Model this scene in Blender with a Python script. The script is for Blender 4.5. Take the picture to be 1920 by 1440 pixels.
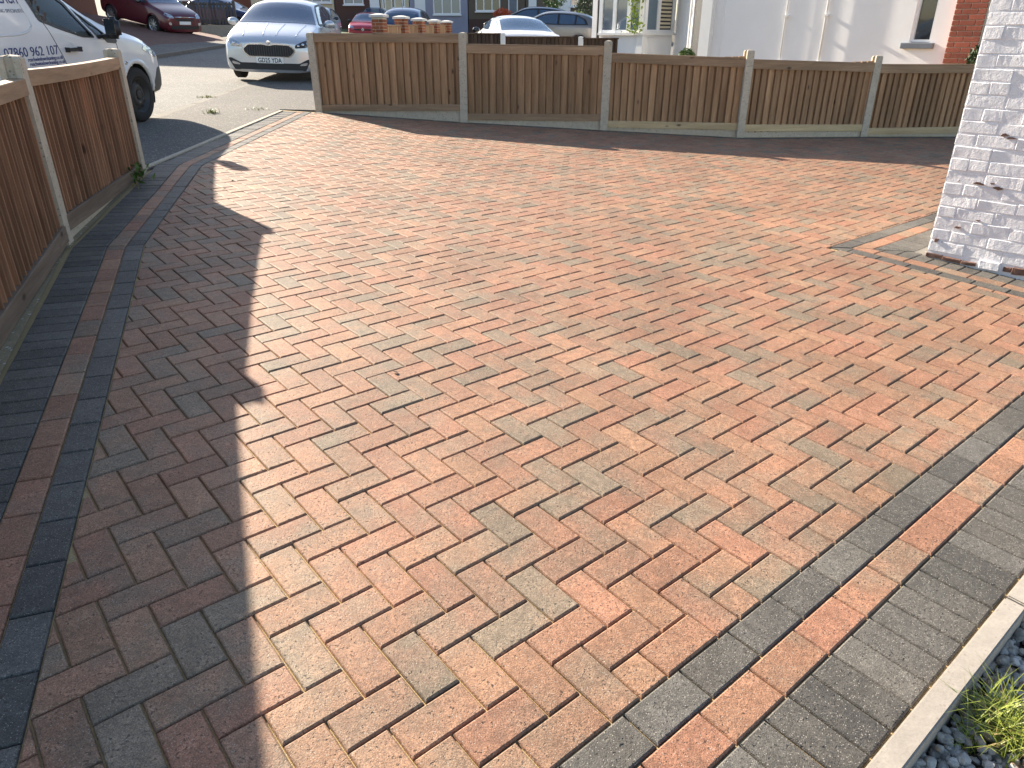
import bpy, bmesh, math, random
from mathutils import Vector, Matrix
from mathutils.bvhtree import BVHTree
from mathutils import noise as mnoise
R = math.radians
for o in list(bpy.data.objects): bpy.data.objects.remove(o)
scene = bpy.context.scene
C = scene.collection
rnd = random.Random(7)

# ------------------------------------------------------------------ camera, sky, sun, exposure
CAMZ = 1.409
FPX = 1345.29                       # focal length in pixels of a 1920 px wide picture
PITCH = R(25.82)
cd = bpy.data.cameras.new('camera'); cam = bpy.data.objects.new('camera', cd); C.objects.link(cam)
cam.location = (0, 0, CAMZ); cam.rotation_euler = (math.pi/2 - PITCH, 0, 0)
cd.sensor_width = 36; cd.lens = FPX/1920*36; cd.clip_start = 0.05; cd.clip_end = 2000
scene.camera = cam
SUN_EL = R(24.3); SUN_AZ = R(43.3)  # the sun stands 43 degrees left of the view
w = bpy.data.worlds.new('World'); scene.world = w; w.use_nodes = True
nt = w.node_tree; bg = nt.nodes['Background']
sky = nt.nodes.new('ShaderNodeTexSky'); sky.sky_type = 'NISHITA'; sky.sun_disc = False
sky.sun_elevation = SUN_EL; sky.sun_rotation = -SUN_AZ
sky.altitude = 50; sky.air_density = 1.0; sky.dust_density = 1.0; sky.ozone_density = 1.0
nt.links.new(sky.outputs[0], bg.inputs[0]); bg.inputs[1].default_value = 0.075
sd = bpy.data.lights.new('sun', 'SUN'); sun = bpy.data.objects.new('sun', sd); C.objects.link(sun)
sd.energy = 5.0; sd.angle = R(0.55); sd.color = (1.0, 0.89, 0.73)
sv = Vector((-math.sin(SUN_AZ)*math.cos(SUN_EL), math.cos(SUN_AZ)*math.cos(SUN_EL), math.sin(SUN_EL)))
sun.rotation_euler = sv.to_track_quat('Z', 'Y').to_euler(); sun.location = sv*60
vs = scene.view_settings
vs.view_transform = 'Standard'; vs.look = 'None'; vs.gamma = 1; vs.use_curve_mapping = False
vs.exposure = 1.66

# ------------------------------------------------------------------ geometry helpers
GX, GY = -0.03362, 0.02862          # the ground falls to the right and rises away from the camera
NRM = Vector((-GX, -GY, 1)).normalized()
def G(x, y, dz=0.0): return GX*x + GY*y + dz
def at(px, py, Y):
    "the point with world y = Y seen at pixel px, py"
    u = (px-960)/FPX; v = (720-py)/FPX
    cp, sp = math.cos(PITCH), math.sin(PITCH)
    d = Vector((u, cp + v*sp, -sp + v*cp)); d *= Y/d.y
    return Vector((d.x, Y, CAMZ + d.z))
def pix(p):
    cp, sp = math.cos(PITCH), math.sin(PITCH)
    dx, dy, dz = p[0], p[1], p[2]-CAMZ
    f = dy*cp - dz*sp; u = dy*sp + dz*cp
    if f < 0.05: return None
    return (960 + FPX*dx/f, 720 - FPX*u/f)
LO = Vector((-0.044, 1.287)); LA = Vector((math.cos(R(39.97)), math.sin(R(39.97)))); LB = Vector((math.cos(R(-50.03)), math.sin(R(-50.03))))
def LAT(a, b): return LO + 0.1*(a*LA + b*LB)
def obj(name, me, parent=None, loc=None, rz=0.0):
    o = bpy.data.objects.new(name, me); C.objects.link(o)
    if parent: o.parent = parent
    if loc is not None: o.location = loc
    if rz: o.rotation_euler = (0, 0, rz)
    return o
def tag(o, label=None, cat=None, group=None, kind=None):
    if label: o['label'] = label
    if cat: o['category'] = cat
    if group: o['group'] = group
    if kind: o['kind'] = kind
    return o
def thing(name, label, cat, loc=(0,0,0), rz=0.0, group=None):
    o = bpy.data.objects.new(name, None); C.objects.link(o); o.empty_display_size = 0.1
    o.location = loc; o.rotation_euler = (0,0,rz)
    return tag(o, label, cat, group)
def mesh(name, V, F, m, smooth=False):
    me = bpy.data.meshes.new(name); me.from_pydata([tuple(v) for v in V], [], F); me.update()
    for mm in (m if isinstance(m, (list,tuple)) else [m]): me.materials.append(mm)
    if smooth:
        for p in me.polygons: p.use_smooth = True
    return me
class MB:
    "collects simple solids into one mesh"
    def __init__(s): s.V = []; s.F = []
    def add(s, V, F):
        k = len(s.V); s.V += [Vector(v) for v in V]; s.F += [[i+k for i in f] for f in F]; return s
    def box(s, x0, x1, y0, y1, z0, z1, M=None):
        V = [Vector((x,y,z)) for z in (z0,z1) for y in (y0,y1) for x in (x0,x1)]
        if M: V = [M@v for v in V]
        return s.add(V, [[0,2,3,1],[4,5,7,6],[0,1,5,4],[2,6,7,3],[0,4,6,2],[1,3,7,5]])
    def cbox(s, x0, x1, y0, y1, z0, z1, c=0.006, M=None):
        "box with chamfered edges"
        me = bmesh.new(); 
        bmesh.ops.create_cube(me, size=1)
        for v in me.verts:
            v.co = Vector((x0 if v.co.x<0 else x1, y0 if v.co.y<0 else y1, z0 if v.co.z<0 else z1))
        bmesh.ops.bevel(me, geom=me.edges[:], offset=c, segments=1, affect='EDGES')
        me.verts.index_update()
        s.add([M@v.co if M else v.co.copy() for v in me.verts], [[v.index for v in f.verts] for f in me.faces]); me.free()
        return s
    def prism(s, P, z0, z1):
        n = len(P)
        return s.add([(p[0],p[1],z0) for p in P]+[(p[0],p[1],z1) for p in P],
            [list(range(n))[::-1], list(range(n,2*n))]+[[i,(i+1)%n,(i+1)%n+n,i+n] for i in range(n)])
    def tube(s, pts, r, n=8, cap=True):
        pts = [Vector(p) for p in pts]; rings = []
        rr = r if isinstance(r, (list,tuple)) else [r]*len(pts)
        for i, p in enumerate(pts):
            t = (pts[min(i+1,len(pts)-1)] - pts[max(i-1,0)]).normalized()
            a = t.orthogonal().normalized(); b = t.cross(a)
            rings.append([p + rr[i]*(math.cos(2*math.pi*k/n)*a + math.sin(2*math.pi*k/n)*b) for k in range(n)])
        V = [v for g in rings for v in g]; F = []
        for i in range(len(pts)-1):
            A0 = rings[i]
            # align neighbouring rings
            for k in range(n): F.append([i*n+k, i*n+(k+1)%n, (i+1)*n+(k+1)%n, (i+1)*n+k])
        if cap: F += [list(range(n))[::-1], [(len(pts)-1)*n+k for k in range(n)]]
        return s.add(V, F)
    def lathe(s, prof, n=32, axis='z', closed=False):
        V = []
        for r_, h in prof:
            for k in range(n):
                c_, s_ = math.cos(2*math.pi*k/n)*r_, math.sin(2*math.pi*k/n)*r_
                V.append((c_, s_, h) if axis == 'z' else (c_, h, s_))
        F = []; m = len(prof)
        for i in range(m if closed else m-1):
            j = (i+1) % m
            for k in range(n): F.append([i*n+k, i*n+(k+1)%n, j*n+(k+1)%n, j*n+k])
        return s.add(V, F)
    def build(s, name, m, parent=None, loc=None, rz=0.0, smooth=False):
        return obj(name, mesh(name, s.V, s.F, m, smooth), parent, loc, rz)
def clip(P, n, d):
    "keep the part of polygon P where n.p <= d"
    out = []
    for i in range(len(P)):
        a, b = P[i], P[(i+1)%len(P)]; da, db = n.dot(a)-d, n.dot(b)-d
        if da <= 0: out.append(a)
        if (da < 0 < db) or (db < 0 < da): out.append(a + (b-a)*(da/(da-db)))
    return out
def area(P):
    return 0.5*sum(P[i].x*P[(i+1)%len(P)].y - P[(i+1)%len(P)].x*P[i].y for i in range(len(P)))
def tidy(P, e=0.004):
    Q = []
    for p in P:
        if not Q or (p-Q[-1]).length > e: Q.append(p)
    while len(Q) > 2 and (Q[0]-Q[-1]).length < e: Q.pop()
    return Q
def inset(P, d):
    "P counter-clockwise and convex"
    n = len(P); L = []
    for i in range(n):
        a, b = P[i], P[(i+1)%n]; t = (b-a).normalized(); L.append((a + Vector((-t.y, t.x))*d, t))
    out = []
    for i in range(n):
        p, t = L[i-1]; q, s_ = L[i]; den = t.x*s_.y - t.y*s_.x
        if abs(den) < 0.05: out.append((p + t*((q-p).dot(t)) + q)/2); continue
        k = ((q.x-p.x)*s_.y - (q.y-p.y)*s_.x)/den; out.append(p + t*k)
    return out

# ------------------------------------------------------------------ material helpers
class NT:
    def __init__(s, name):
        s.m = bpy.data.materials.new(name); s.m.use_nodes = True; s.t = s.m.node_tree
        s.b = s.t.nodes['Principled BSDF']
    def n(s, typ, **kw):
        x = s.t.nodes.new('ShaderNode'+typ)
        for k, v in kw.items(): setattr(x, k, v)
        return x
    def l(s, a, b): s.t.links.new(a, b)
    def setin(s, sock, v):
        if hasattr(v, 'is_linked') or isinstance(v, bpy.types.NodeSocket): s.l(v, sock)
        else: sock.default_value = v
    def math(s, op, a, b=0.0, c=None, clamp=False):
        x = s.n('Math', operation=op, use_clamp=clamp); s.setin(x.inputs[0], a); s.setin(x.inputs[1], b)
        if c is not None: s.setin(x.inputs[2], c)
        return x.outputs[0]
    def noise(s, vec, scale, detail=2.0, rough=0.55):
        x = s.n('TexNoise'); s.l(vec, x.inputs['Vector']); x.inputs['Scale'].default_value = scale
        x.inputs['Detail'].default_value = detail; x.inputs['Roughness'].default_value = rough; return x.outputs['Fac']
    def mix(s, f, a, b, mode='MIX'):
        x = s.n('Mix', data_type='RGBA', blend_type=mode); s.setin(x.inputs[0], f)
        s.setin(x.inputs[6], a if not isinstance(a, tuple) else (*a[:3],1)); s.setin(x.inputs[7], b if not isinstance(b, tuple) else (*b[:3],1)); return x.outputs[2]
    def rng(s, v, a, b, c=0.0, d=1.0, smooth=False):
        x = s.n('MapRange'); x.interpolation_type = 'SMOOTHSTEP' if smooth else 'LINEAR'
        s.setin(x.inputs[0], v); x.inputs[1].default_value = a; x.inputs[2].default_value = b; x.inputs[3].default_value = c; x.inputs[4].default_value = d; return x.outputs[0]
    def bump(s, h, dist, strength=1.0, prev=None):
        x = s.n('Bump'); x.inputs['Strength'].default_value = strength; x.inputs['Distance'].default_value = dist; s.l(h, x.inputs['Height'])
        if prev: s.l(prev, x.inputs['Normal'])
        return x.outputs['Normal']
    def pos(s): return s.n('NewGeometry').outputs['Position']
    def objco(s): return s.n('TexCoord').outputs['Object']
    def vmul(s, v, k):
        x = s.n('VectorMath', operation='MULTIPLY'); s.l(v, x.inputs[0]); x.inputs[1].default_value = k; return x.outputs[0]
    def vadd(s, a, b):
        x = s.n('VectorMath', operation='ADD'); s.l(a, x.inputs[0]); s.setin(x.inputs[1], b); return x.outputs[0]
    def done(s, col=None, rough=None, normal=None, **kw):
        if col is not None: s.setin(s.b.inputs['Base Color'], col if not isinstance(col, tuple) else (*col[:3],1))
        if rough is not None: s.setin(s.b.inputs['Roughness'], rough)
        if normal is not None: s.l(normal, s.b.inputs['Normal'])
        for k, v in kw.items(): s.b.inputs[k.replace('_',' ')].default_value = v
        return s.m
M = {}
def plain(name, col, rough=0.5, var=0.12, scale=6, bump=0.0, bscale=60, **kw):
    k = NT(name); p = k.pos(); f = k.noise(p, scale, 4)
    c = k.mix(k.rng(f, .3, .7), tuple(x*(1-var) for x in col), tuple(min(1,x*(1+var)) for x in col))
    nrm = k.bump(k.noise(p, bscale, 3), bump) if bump else None
    M[name] = k.done(c, rough, nrm, **kw); return M[name]
def paver_mat(name, source, red, buff, grey, speck=1.0):
    k = NT(name); p = k.pos()
    if source == 'object':
        tc = k.n('ObjectInfo').outputs['Color']
    else:
        a = k.n('Attribute', attribute_name='tint'); tc = a.outputs['Color']
    sep = k.n('SeparateColor'); k.l(tc, sep.inputs[0]); t, br, hu = sep.outputs
    t = k.math('MULTIPLY_ADD', t, 2.0, -.5); br = k.math('MULTIPLY', br, 2.0)
    n1 = k.noise(p, 7.0, 2, .6); n2 = k.noise(p, 70, 2); n3 = k.noise(p, 300, 1, .7); n4 = k.noise(p, 24, 2, .65); big = k.noise(p, 1.9, 3, .65)
    fac = k.math('ADD', t, k.math('MULTIPLY', k.math('SUBTRACT', n1, 0.5), 2.1), clamp=True)
    base = k.mix(fac, k.mix(hu, red, buff), grey)
    g = k.math('MULTIPLY', br, k.rng(n2, .25, .75, .80, 1.2)); g = k.math('MULTIPLY', g, k.rng(n3, .25, .75, .52, 1.48)); g = k.math('MULTIPLY', g, k.rng(big, .34, .66, .82, 1.10)); g = k.math('MULTIPLY', g, k.rng(n4, .28, .72, .78, 1.18))
    base = k.mix(1.0, base, k.n('CombineColor').outputs[0], 'MULTIPLY') if False else base
    cc = k.n('CombineColor'); [k.l(g, cc.inputs[i]) for i in range(3)]
    base = k.mix(1.0, base, cc.outputs[0], 'MULTIPLY')
    v = k.n('TexVoronoi'); k.l(p, v.inputs['Vector']); v.inputs['Scale'].default_value = 225
    sc = k.n('SeparateColor'); k.l(v.outputs['Color'], sc.inputs[0])
    sp = k.math('MULTIPLY', k.math('LESS_THAN', v.outputs['Distance'], 0.30), k.math('GREATER_THAN', sc.outputs[0], 1-0.13*speck))
    base = k.mix(k.math('MULTIPLY', sp, 0.65), base, (.46,.42,.36))
    pn = k.noise(p, 150, 1, .5)
    pit = k.math('MULTIPLY', k.rng(pn, .62, .69), k.rng(n4, .42, .58))
    base = k.mix(k.math('MULTIPLY', pit, 0.6), base, (.03,.025,.022))
    h = k.math('ADD', k.math('MULTIPLY', n3, .45), k.math('MULTIPLY', n2, .5)); h = k.math('SUBTRACT', h, k.math('MULTIPLY', pit, 1.6))
    M[name] = k.done(base, k.rng(n2, .3, .7, .60, .75), k.bump(h, .0024, 0.9), Specular_IOR_Level=.38); return M[name]
RED, BUFF, GREY = (.345,.162,.100), (.355,.198,.117), (.240,.180,.124)
paver_mat('paver', 'object', RED, BUFF, GREY); paver_mat('paver_far', 'attr', RED, BUFF, GREY)
DK = (.085,.078,.069)
paver_mat('paver_dark', 'object', DK, (.135,.12,.10), (.125,.115,.10), 1.8); paver_mat('paver_dark_far', 'attr', DK, (.135,.12,.10), (.125,.115,.10), 1.8)
granular_ = None
def granular(name, c0, c1, scale, speck=(.5,.47,.42), dens=.1, rough=.9, bump=.004, big=None):
    k = NT(name); p = k.pos(); a = k.noise(p, scale, 3, .7); b = k.noise(p, .8, 4, .6)
    mid = k.noise(p, scale*.22, 2, .7); c = k.mix(k.rng(a, .3, .7), c0, c1); c = k.mix(k.rng(mid, .35, .7, 0, .45), c, tuple(x*.72 for x in c0)); c = k.mix(k.rng(b, .35, .7, 0, .35), c, tuple(x*.6 for x in c0))
    v = k.n('TexVoronoi'); k.l(p, v.inputs['Vector']); v.inputs['Scale'].default_value = scale*.8
    sc = k.n('SeparateColor'); k.l(v.outputs['Color'], sc.inputs[0])
    c = k.mix(k.math('MULTIPLY', k.math('LESS_THAN', v.outputs['Distance'], .4), k.math('GREATER_THAN', sc.outputs[0], 1-dens)), c, speck)
    M[name] = k.done(c, rough, k.bump(a, bump, .8), Specular_IOR_Level=.3); return M[name]
granular('sand', (.46,.33,.16), (.58,.43,.22), 300)
granular('asphalt_road', (.145,.138,.126), (.245,.232,.212), 60, (.40,.375,.335), .3, bump=.008)
granular('asphalt_path', (.115,.105,.095), (.20,.185,.165), 70, (.34,.31,.27), .25, bump=.008)
granular('earth', (.09,.075,.05), (.15,.12,.08), 20)
granular('concrete', (.50,.425,.325), (.60,.52,.41), 80, (.25,.22,.18), .1, bump=.0015)
granular('kerb_old', (.17,.155,.13), (.25,.23,.195), 50, (.3,.28,.25), .1)
granular('edging', (.40,.35,.295), (.47,.42,.355), 140, (.33,.28,.23), .08, bump=.0006)
granular('mortar', (.26,.21,.13), (.36,.30,.19), 70, bump=.006)
granular('far_paving', (.15,.075,.06), (.22,.11,.08), 9, (.1,.08,.07), .2)
def wood_mat(name, c0, c1, knot=(.05,.03,.02), rough=.75, vary=.35, ax=2):
    k = NT(name); co = k.objco(); oi = k.n('ObjectInfo'); r = oi.outputs['Random']
    off = k.n('CombineXYZ'); k.l(k.math('MULTIPLY', r, 37.0), off.inputs[0]); k.l(k.math('MULTIPLY', r, 91.0), off.inputs[2])
    v = k.vadd(co, off.outputs[0])
    gs = lambda a, b: tuple(b if i == ax else a for i in range(3))
    g = k.noise(k.vmul(v, gs(38, 2.6)), 1.0, 4, .62); g2 = k.noise(k.vmul(v, gs(9, .9)), 1.0, 2)
    fine = k.noise(k.vmul(v, gs(160, 7)), 1.0, 2, .7)
    c = k.mix(k.rng(g, .28, .72), c0, c1); c = k.mix(k.rng(g2, .35, .7, 0, .5), c, tuple(x*.62 for x in c0))
    c = k.mix(k.rng(fine, .3, .7, 0, .3), c, tuple(x*.5 for x in c0))
    vv = k.n('TexVoronoi'); k.l(k.vmul(v, gs(5.5, 2.6)), vv.inputs['Vector']); vv.inputs['Scale'].default_value = 1
    kn = k.rng(vv.outputs['Distance'], .05, .12, .85, 0)
    c = k.mix(kn, c, knot)
    b = k.math('ADD', k.rng(r, 0, 1, 1-vary, 1+vary), 0); cc = k.n('CombineColor'); [k.l(b, cc.inputs[i]) for i in range(3)]
    c = k.mix(1.0, c, cc.outputs[0], 'MULTIPLY')
    M[name] = k.done(c, rough, k.bump(k.math('ADD', g, fine), .003, .7), Specular_IOR_Level=.25); return M[name]
wood_mat('wood_fence', (.31,.178,.094), (.54,.335,.188), vary=.24)
wood_mat('wood_rail', (.32,.205,.122), (.49,.33,.205), vary=.15, ax=0)
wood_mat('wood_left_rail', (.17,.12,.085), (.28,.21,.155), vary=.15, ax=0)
wood_mat('wood_pale', (.55,.40,.22), (.72,.55,.33), vary=.12, ax=0)
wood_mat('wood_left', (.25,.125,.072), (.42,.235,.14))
wood_mat('wood_dark', (.10,.06,.04), (.16,.105,.07), vary=.2)
wood_mat('wood_grey', (.10,.09,.08), (.18,.165,.15), vary=.25)
plain('white_render', (.86,.845,.83), .8, .03, 2, .002, 200)
plain('white_paint', (.80,.79,.77), .5, .02)
plain('upvc', (.80,.80,.80), .3, .01)
plain('sill_grey', (.16,.18,.21), .6)
plain('dark_metal', (.02,.02,.022), .4)
plain('black_plastic', (.022,.022,.024), .45, .1, 40, .0006, 400)
plain('grey_plastic', (.07,.07,.072), .55, .1, 40, .0006, 400)
plain('tyre', (.022,.021,.02), .85, .2, 30, .002, 120)
plain('steel_wheel', (.035,.034,.033), .55, .2, 20)
plain('chrome', (.75,.76,.78), .15, .02, Metallic=1.0)
plain('alloy', (.55,.55,.56), .3, .05, Metallic=.9)
plain('leaf_dark', (.035,.06,.018), .6, .4, 12)
plain('leaf_mid', (.07,.13,.022), .55, .45, 25)
plain('leaf_lime', (.24,.32,.02), .5, .35, 25)
plain('grass_blade', (.20,.235,.03), .5, .45, 60)
plain('grass_dry', (.32,.24,.10), .7, .3, 60)
plain('flower_red', (.55,.10,.03), .6, .3, 30)
plain('roof_tile', (.16,.085,.06), .8, .3, 5)
plain('plate_white', (.88,.88,.85), .4, .02); plain('plate_yellow', (.75,.55,.05), .4, .02)
plain('ink', (.012,.012,.014), .5); plain('ink_blue', (.022,.035,.16), .5); plain('ink_grey', (.30,.31,.36), .5)
plain('stone_cap', (.62,.60,.57), .8, .1, 20)
plain('twig', (.05,.035,.02), .8)
def paint(name, col, metallic=0.0, rough=.35):
    k = NT(name); p = k.pos(); f = k.noise(p, 2.5, 3)
    M[name] = k.done(k.mix(k.rng(f,.3,.7), tuple(c*.95 for c in col), col), rough, None, Metallic=metallic, Coat_Weight=.8, Coat_Roughness=.05); return M[name]
paint('p_white', (.72,.72,.73)); paint('p_silver', (.68,.69,.71), .6, .32); paint('p_burgundy', (.10,.006,.016), .25, .35)
paint('p_red', (.48,.02,.045), 0, .35); paint('p_blue', (.03,.055,.14), .4, .3); paint('p_navy', (.012,.016,.03), .3, .3)
paint('p_taupe', (.26,.235,.215), .6, .35); paint('p_lightblue', (.35,.42,.50), .5, .35); paint('p_black', (.012,.012,.013), .1, .3)
def glass_dark(name, col=(.02,.03,.045), rough=.04):
    k = NT(name); k.m.use_nodes = True
    M[name] = k.done(col, rough, None, Specular_IOR_Level=.9, Coat_Weight=.6, Coat_Roughness=.02); return M[name]
glass_dark('glass_car', (.045,.08,.14)); glass_dark('glass_house', (.025,.028,.03)); glass_dark('glass_pale', (.12,.17,.22), .06)  # car glass: bluish sky reflection put into the base colour
k = NT('glass_clear'); tr = k.n('BsdfTransparent'); tr.inputs[0].default_value = (.86,.93,.88,1); gl = k.n('BsdfGlossy'); gl.inputs['Roughness'].default_value = .02
fr = k.n('Fresnel'); fr.inputs[0].default_value = 1.5; mx = k.n('MixShader'); k.l(k.math('MULTIPLY', fr.outputs[0], 1.3, clamp=True), mx.inputs[0]); k.l(tr.outputs[0], mx.inputs[1]); k.l(gl.outputs[0], mx.inputs[2])
k.l(mx.outputs[0], k.t.nodes['Material Output'].inputs['Surface']); M['glass_clear'] = k.m
k = NT('headlamp'); M['headlamp'] = k.done((.55,.57,.6), .08, None, Metallic=.7, Coat_Weight=1.0)
k = NT('headlamp_dark'); M['headlamp_dark'] = k.done((.05,.055,.065), .1, None, Coat_Weight=1.0)
k = NT('tail_red'); M['tail_red'] = k.done((.45,.01,.01), .15, None, Coat_Weight=1.0)
k = NT('amber'); M['amber'] = k.done((.6,.2,.02), .2, None, Coat_Weight=1.0)
# house brick, plain and painted
def brick_mat(name, c0, c1):
    k = NT(name); p = k.pos(); r = k.n('ObjectInfo').outputs['Random']
    n = k.noise(p, 40, 4, .65); c = k.mix(k.rng(n,.3,.7), c0, c1); b = k.rng(r, 0, 1, .72, 1.25)
    cc = k.n('CombineColor'); [k.l(b, cc.inputs[i]) for i in range(3)]; c = k.mix(1.0, c, cc.outputs[0], 'MULTIPLY')
    M[name] = k.done(c, .85, k.bump(n, .004, .7)); return M[name]
brick_mat('brick_red', (.24,.055,.035), (.34,.10,.055)); brick_mat('brick_orange', (.23,.065,.026), (.33,.11,.045)); brick_mat('brick_brown', (.10,.065,.045), (.17,.11,.075)); brick_mat('brick_exposed', (.085,.045,.033), (.19,.10,.07))
k = NT('painted_brick'); p = k.pos(); n1 = k.noise(p, 26, 4, .6); n2 = k.noise(p, 130, 3, .65); n3 = k.noise(p, 9, 4, .7)
c = k.mix(k.rng(n1,.3,.7), (.72,.71,.725), (.80,.79,.80))
chip = k.math('MULTIPLY', k.rng(n1, .70, .74), k.rng(n3, .52, .60)); c = k.mix(chip, c, (.16,.10,.075))
M['painted_brick'] = k.done(c, .7, k.bump(k.math('ADD', k.math('MULTIPLY', n1, 1.4), k.math('MULTIPLY', n2, .6)), .0045, .8))
granular('lime_mortar', (.58,.50,.38), (.68,.60,.47), 90)

# ------------------------------------------------------------------ ground, road, pavement
def sheet(name, P, dz, m, thick=None):
    "a flat sheet lying on the sloping ground"
    P = [Vector(q) for q in P]
    if area([Vector(q[:2]) for q in P]) < 0: P.reverse()
    V = [(q[0], q[1], G(q[0], q[1], dz)) for q in P]; F = [list(range(len(P)))]
    if thick:
        n = len(P); V += [(q[0], q[1], G(q[0], q[1], dz-thick)) for q in P]
        F += [[i+n, (i+1)%n+n, (i+1)%n, i] for i in range(n)]
    return tag(obj(name, mesh(name, V, F, m)), kind='structure')
sheet('ground', [(-400,-60),(400,-60),(400,500),(-400,500)], -0.14, M['earth'])
def kx(y): return -4.85 - 0.063*(y-11)          # line of the near kerb
def fkx(y): return kx(y) - 4.0                   # line of the far kerb
sheet('road', [(fkx(-20),-20),(kx(-20),-20),(kx(48),48),(fkx(48),48)], -0.035, M['asphalt_road'])
# the road turns right in front of the far houses
sheet('side_road', [(kx(33),33),(60,30),(60,44),(kx(44),44)], -0.031, M['asphalt_road'])
sheet('pavement', [(kx(-20)+.12,-20),(-3.44,-20),(-3.44,11.37),(-2.75,11.45),(-2.75,14.3),(-2.0,14.3),(-1.5,30),(kx(30)+.12,30)], 0.0, M['asphalt_path'], .12)
far_pv = sheet('far_pavement', [(fkx(-20)-1.9,-20),(fkx(-20)-.13,-20),(fkx(48)-.13,48),(fkx(48)-1.9,48)], 0.03, M['asphalt_path'], .15)
kb = tag(obj('road_kerb', None), kind='structure')
y = -2.0; i = 0
while y < 30:
    for f, x0, x1, dz in ((kx, 0.0, .12, -.002+rnd.uniform(-.004,.004)), (fkx, -.13, 0.0, .055)):
        mb = MB(); V = []
        y1 = y + .905
        mb.prism([(f(y)+x0,y),(f(y)+x1,y),(f(y1)+x1,y1),(f(y1)+x0,y1)], -.1, 0)
        for v in mb.V: v.z += G(v.x, v.y, dz)
        mb.build('kerb_stone', M['kerb_old'], kb)
    y += .915

# ------------------------------------------------------------------ block paving
FP = [Vector(v) for v in ((-2.846,11.269),(-.678,10.741),(1.266,10.44),(3.088,10.192),(5.007,10.724),(6.9,11.16))]
ILEFT = [Vector(v) for v in ((-2.93,11.17),(-2.968,7.1),(-2.362,4.535),(-1.016,.979),(-.45,-.52))]
drive = sheet('driveway', [(-3.40,11.34),(-3.44,6.9),(-2.77,4.34),(-1.9,2.2),(-1.1,.1),tuple(LAT(-16,7.2)),tuple(LAT(56,7.2)),(9,6.3),(9,11.5),(5.0,10.85),(3.09,10.3),(1.27,10.55),(-.68,10.85)], -0.0104, M['sand'])
halfplanes = []
for i in range(len(ILEFT)-1):
    a, b = ILEFT[i], ILEFT[i+1]; t = (b-a).normalized(); nn = Vector((t.y, -t.x))   # outward (left of the drive)
    halfplanes.append((nn, nn.dot(a)))
def farclip(P):
    cx = sum(p.x for p in P)/len(P)
    for i in range(len(FP)-1):
        if cx < FP[i+1].x or i == len(FP)-2:
            t = (FP[i+1]-FP[i]).normalized(); nn = Vector((-t.y, t.x)); return clip(P, nn, nn.dot(FP[i]) - .165)
NA, NB = 41.5, -13.75                  # corner of the border round the house wall, in paver units
def paver_shape(P, joint=.0019, ch=.0052, depth=.03):
    P = tidy(P)
    if len(P) < 3 or abs(area(P)) < .0006: return None
    if area(P) < 0: P = P[::-1]
    A = inset(P, joint); B = inset(A, ch*.45); D = inset(A, ch)
    if area(D) < .0003 or any(not (-50 < q.x < 50 and -50 < q.y < 50) for q in D): return None
    # an inset past the polygon's own middle turns inside out
    c = sum(P, Vector((0,0)))/len(P)
    if any((d-c).length > (q-c).length for d, q in zip(D, P)): return None
    n = len(P)
    V = [(q.x,q.y,0.0) for q in D] + [(q.x,q.y,-ch*.38) for q in B] + [(q.x,q.y,-ch*1.25) for q in A] + [(q.x,q.y,-depth) for q in A]
    F = [list(range(n))]
    for k in range(3): F += [[k*n+i+n, k*n+(i+1)%n+n, k*n+(i+1)%n, k*n+i] for i in range(n)]
    return V, F
TILT = Vector((0,0,1)).rotation_difference(NRM).to_matrix()
FRAME = (-90, 2010, -70, 1530)
def screen_area(P):
    q = [pix((p.x, p.y, G(p.x,p.y))) for p in P]
    if any(v is None for v in q): return 0
    cx = sum(v[0] for v in q)/len(q); cy = sum(v[1] for v in q)/len(q)
    if not (0 <= cx <= 1920 and 0 <= cy <= 1440): return 0
    return abs(sum(q[i][0]*q[(i+1)%len(q)][1] - q[(i+1)%len(q)][0]*q[i][1] for i in range(len(q))))/2
items = []          # (screen area, polygon, full?, tint, centre)
def add_item(lst, P, tint, full=False):
    if len(P) < 3: return
    c = sum(P, Vector((0,0)))/len(P)
    lst.append((screen_area(P), P, full, tint, c))
def herring_tint():
    u = rnd.random()
    if u < .42: t = rnd.uniform(-.1,.2)
    elif u < .86: t = rnd.uniform(.15,.6)
    else: t = rnd.uniform(.75,1.05)
    return (t, rnd.uniform(.88,1.10), rnd.uniform(.15,1))
herr = []
for bb in range(-110, 6):
    for m in range(-40, 60):
        a0 = bb + 4*m
        for kind in ('B', 'A'):
            if kind == 'B': ra = (a0, a0+1, bb, bb+2)
            else: ra = (a0, a0+2, bb-1, bb)
            P = [LAT(ra[0],ra[2]), LAT(ra[0],ra[3]), LAT(ra[1],ra[3]), LAT(ra[1],ra[2])]
            if max(p.y for p in P) < -.4 or min(p.y for p in P) > 11.6 or min(p.x for p in P) > 8 or max(p.x for p in P) < -3.2: continue
            if ra[2] >= 3: continue
            Q = P
            if ra[3] > 3: Q = clip(Q, LB, LB.dot(LAT(0,3)))
            for nn, d in halfplanes: Q = clip(Q, nn, d) if len(Q) > 2 else Q
            if len(Q) > 2: Q = farclip(Q)
            if len(Q) > 2 and ra[1] > NA and ra[3] > NB:
                if ra[0] >= NA and ra[2] >= NB: continue
                if ra[2] >= NB - 1 and ra[0] < NA: Q = clip(Q, LA, LA.dot(LAT(NA,0)))
                else: Q = clip(Q, LB, LB.dot(LAT(0,NB)))
            if len(Q) < 3: continue
            full = abs(abs(area(Q)) - .02) < 1e-5
            if full: Q = P
            add_item(herr, Q, herring_tint(), (kind if full else False))
FULL = {}
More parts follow.
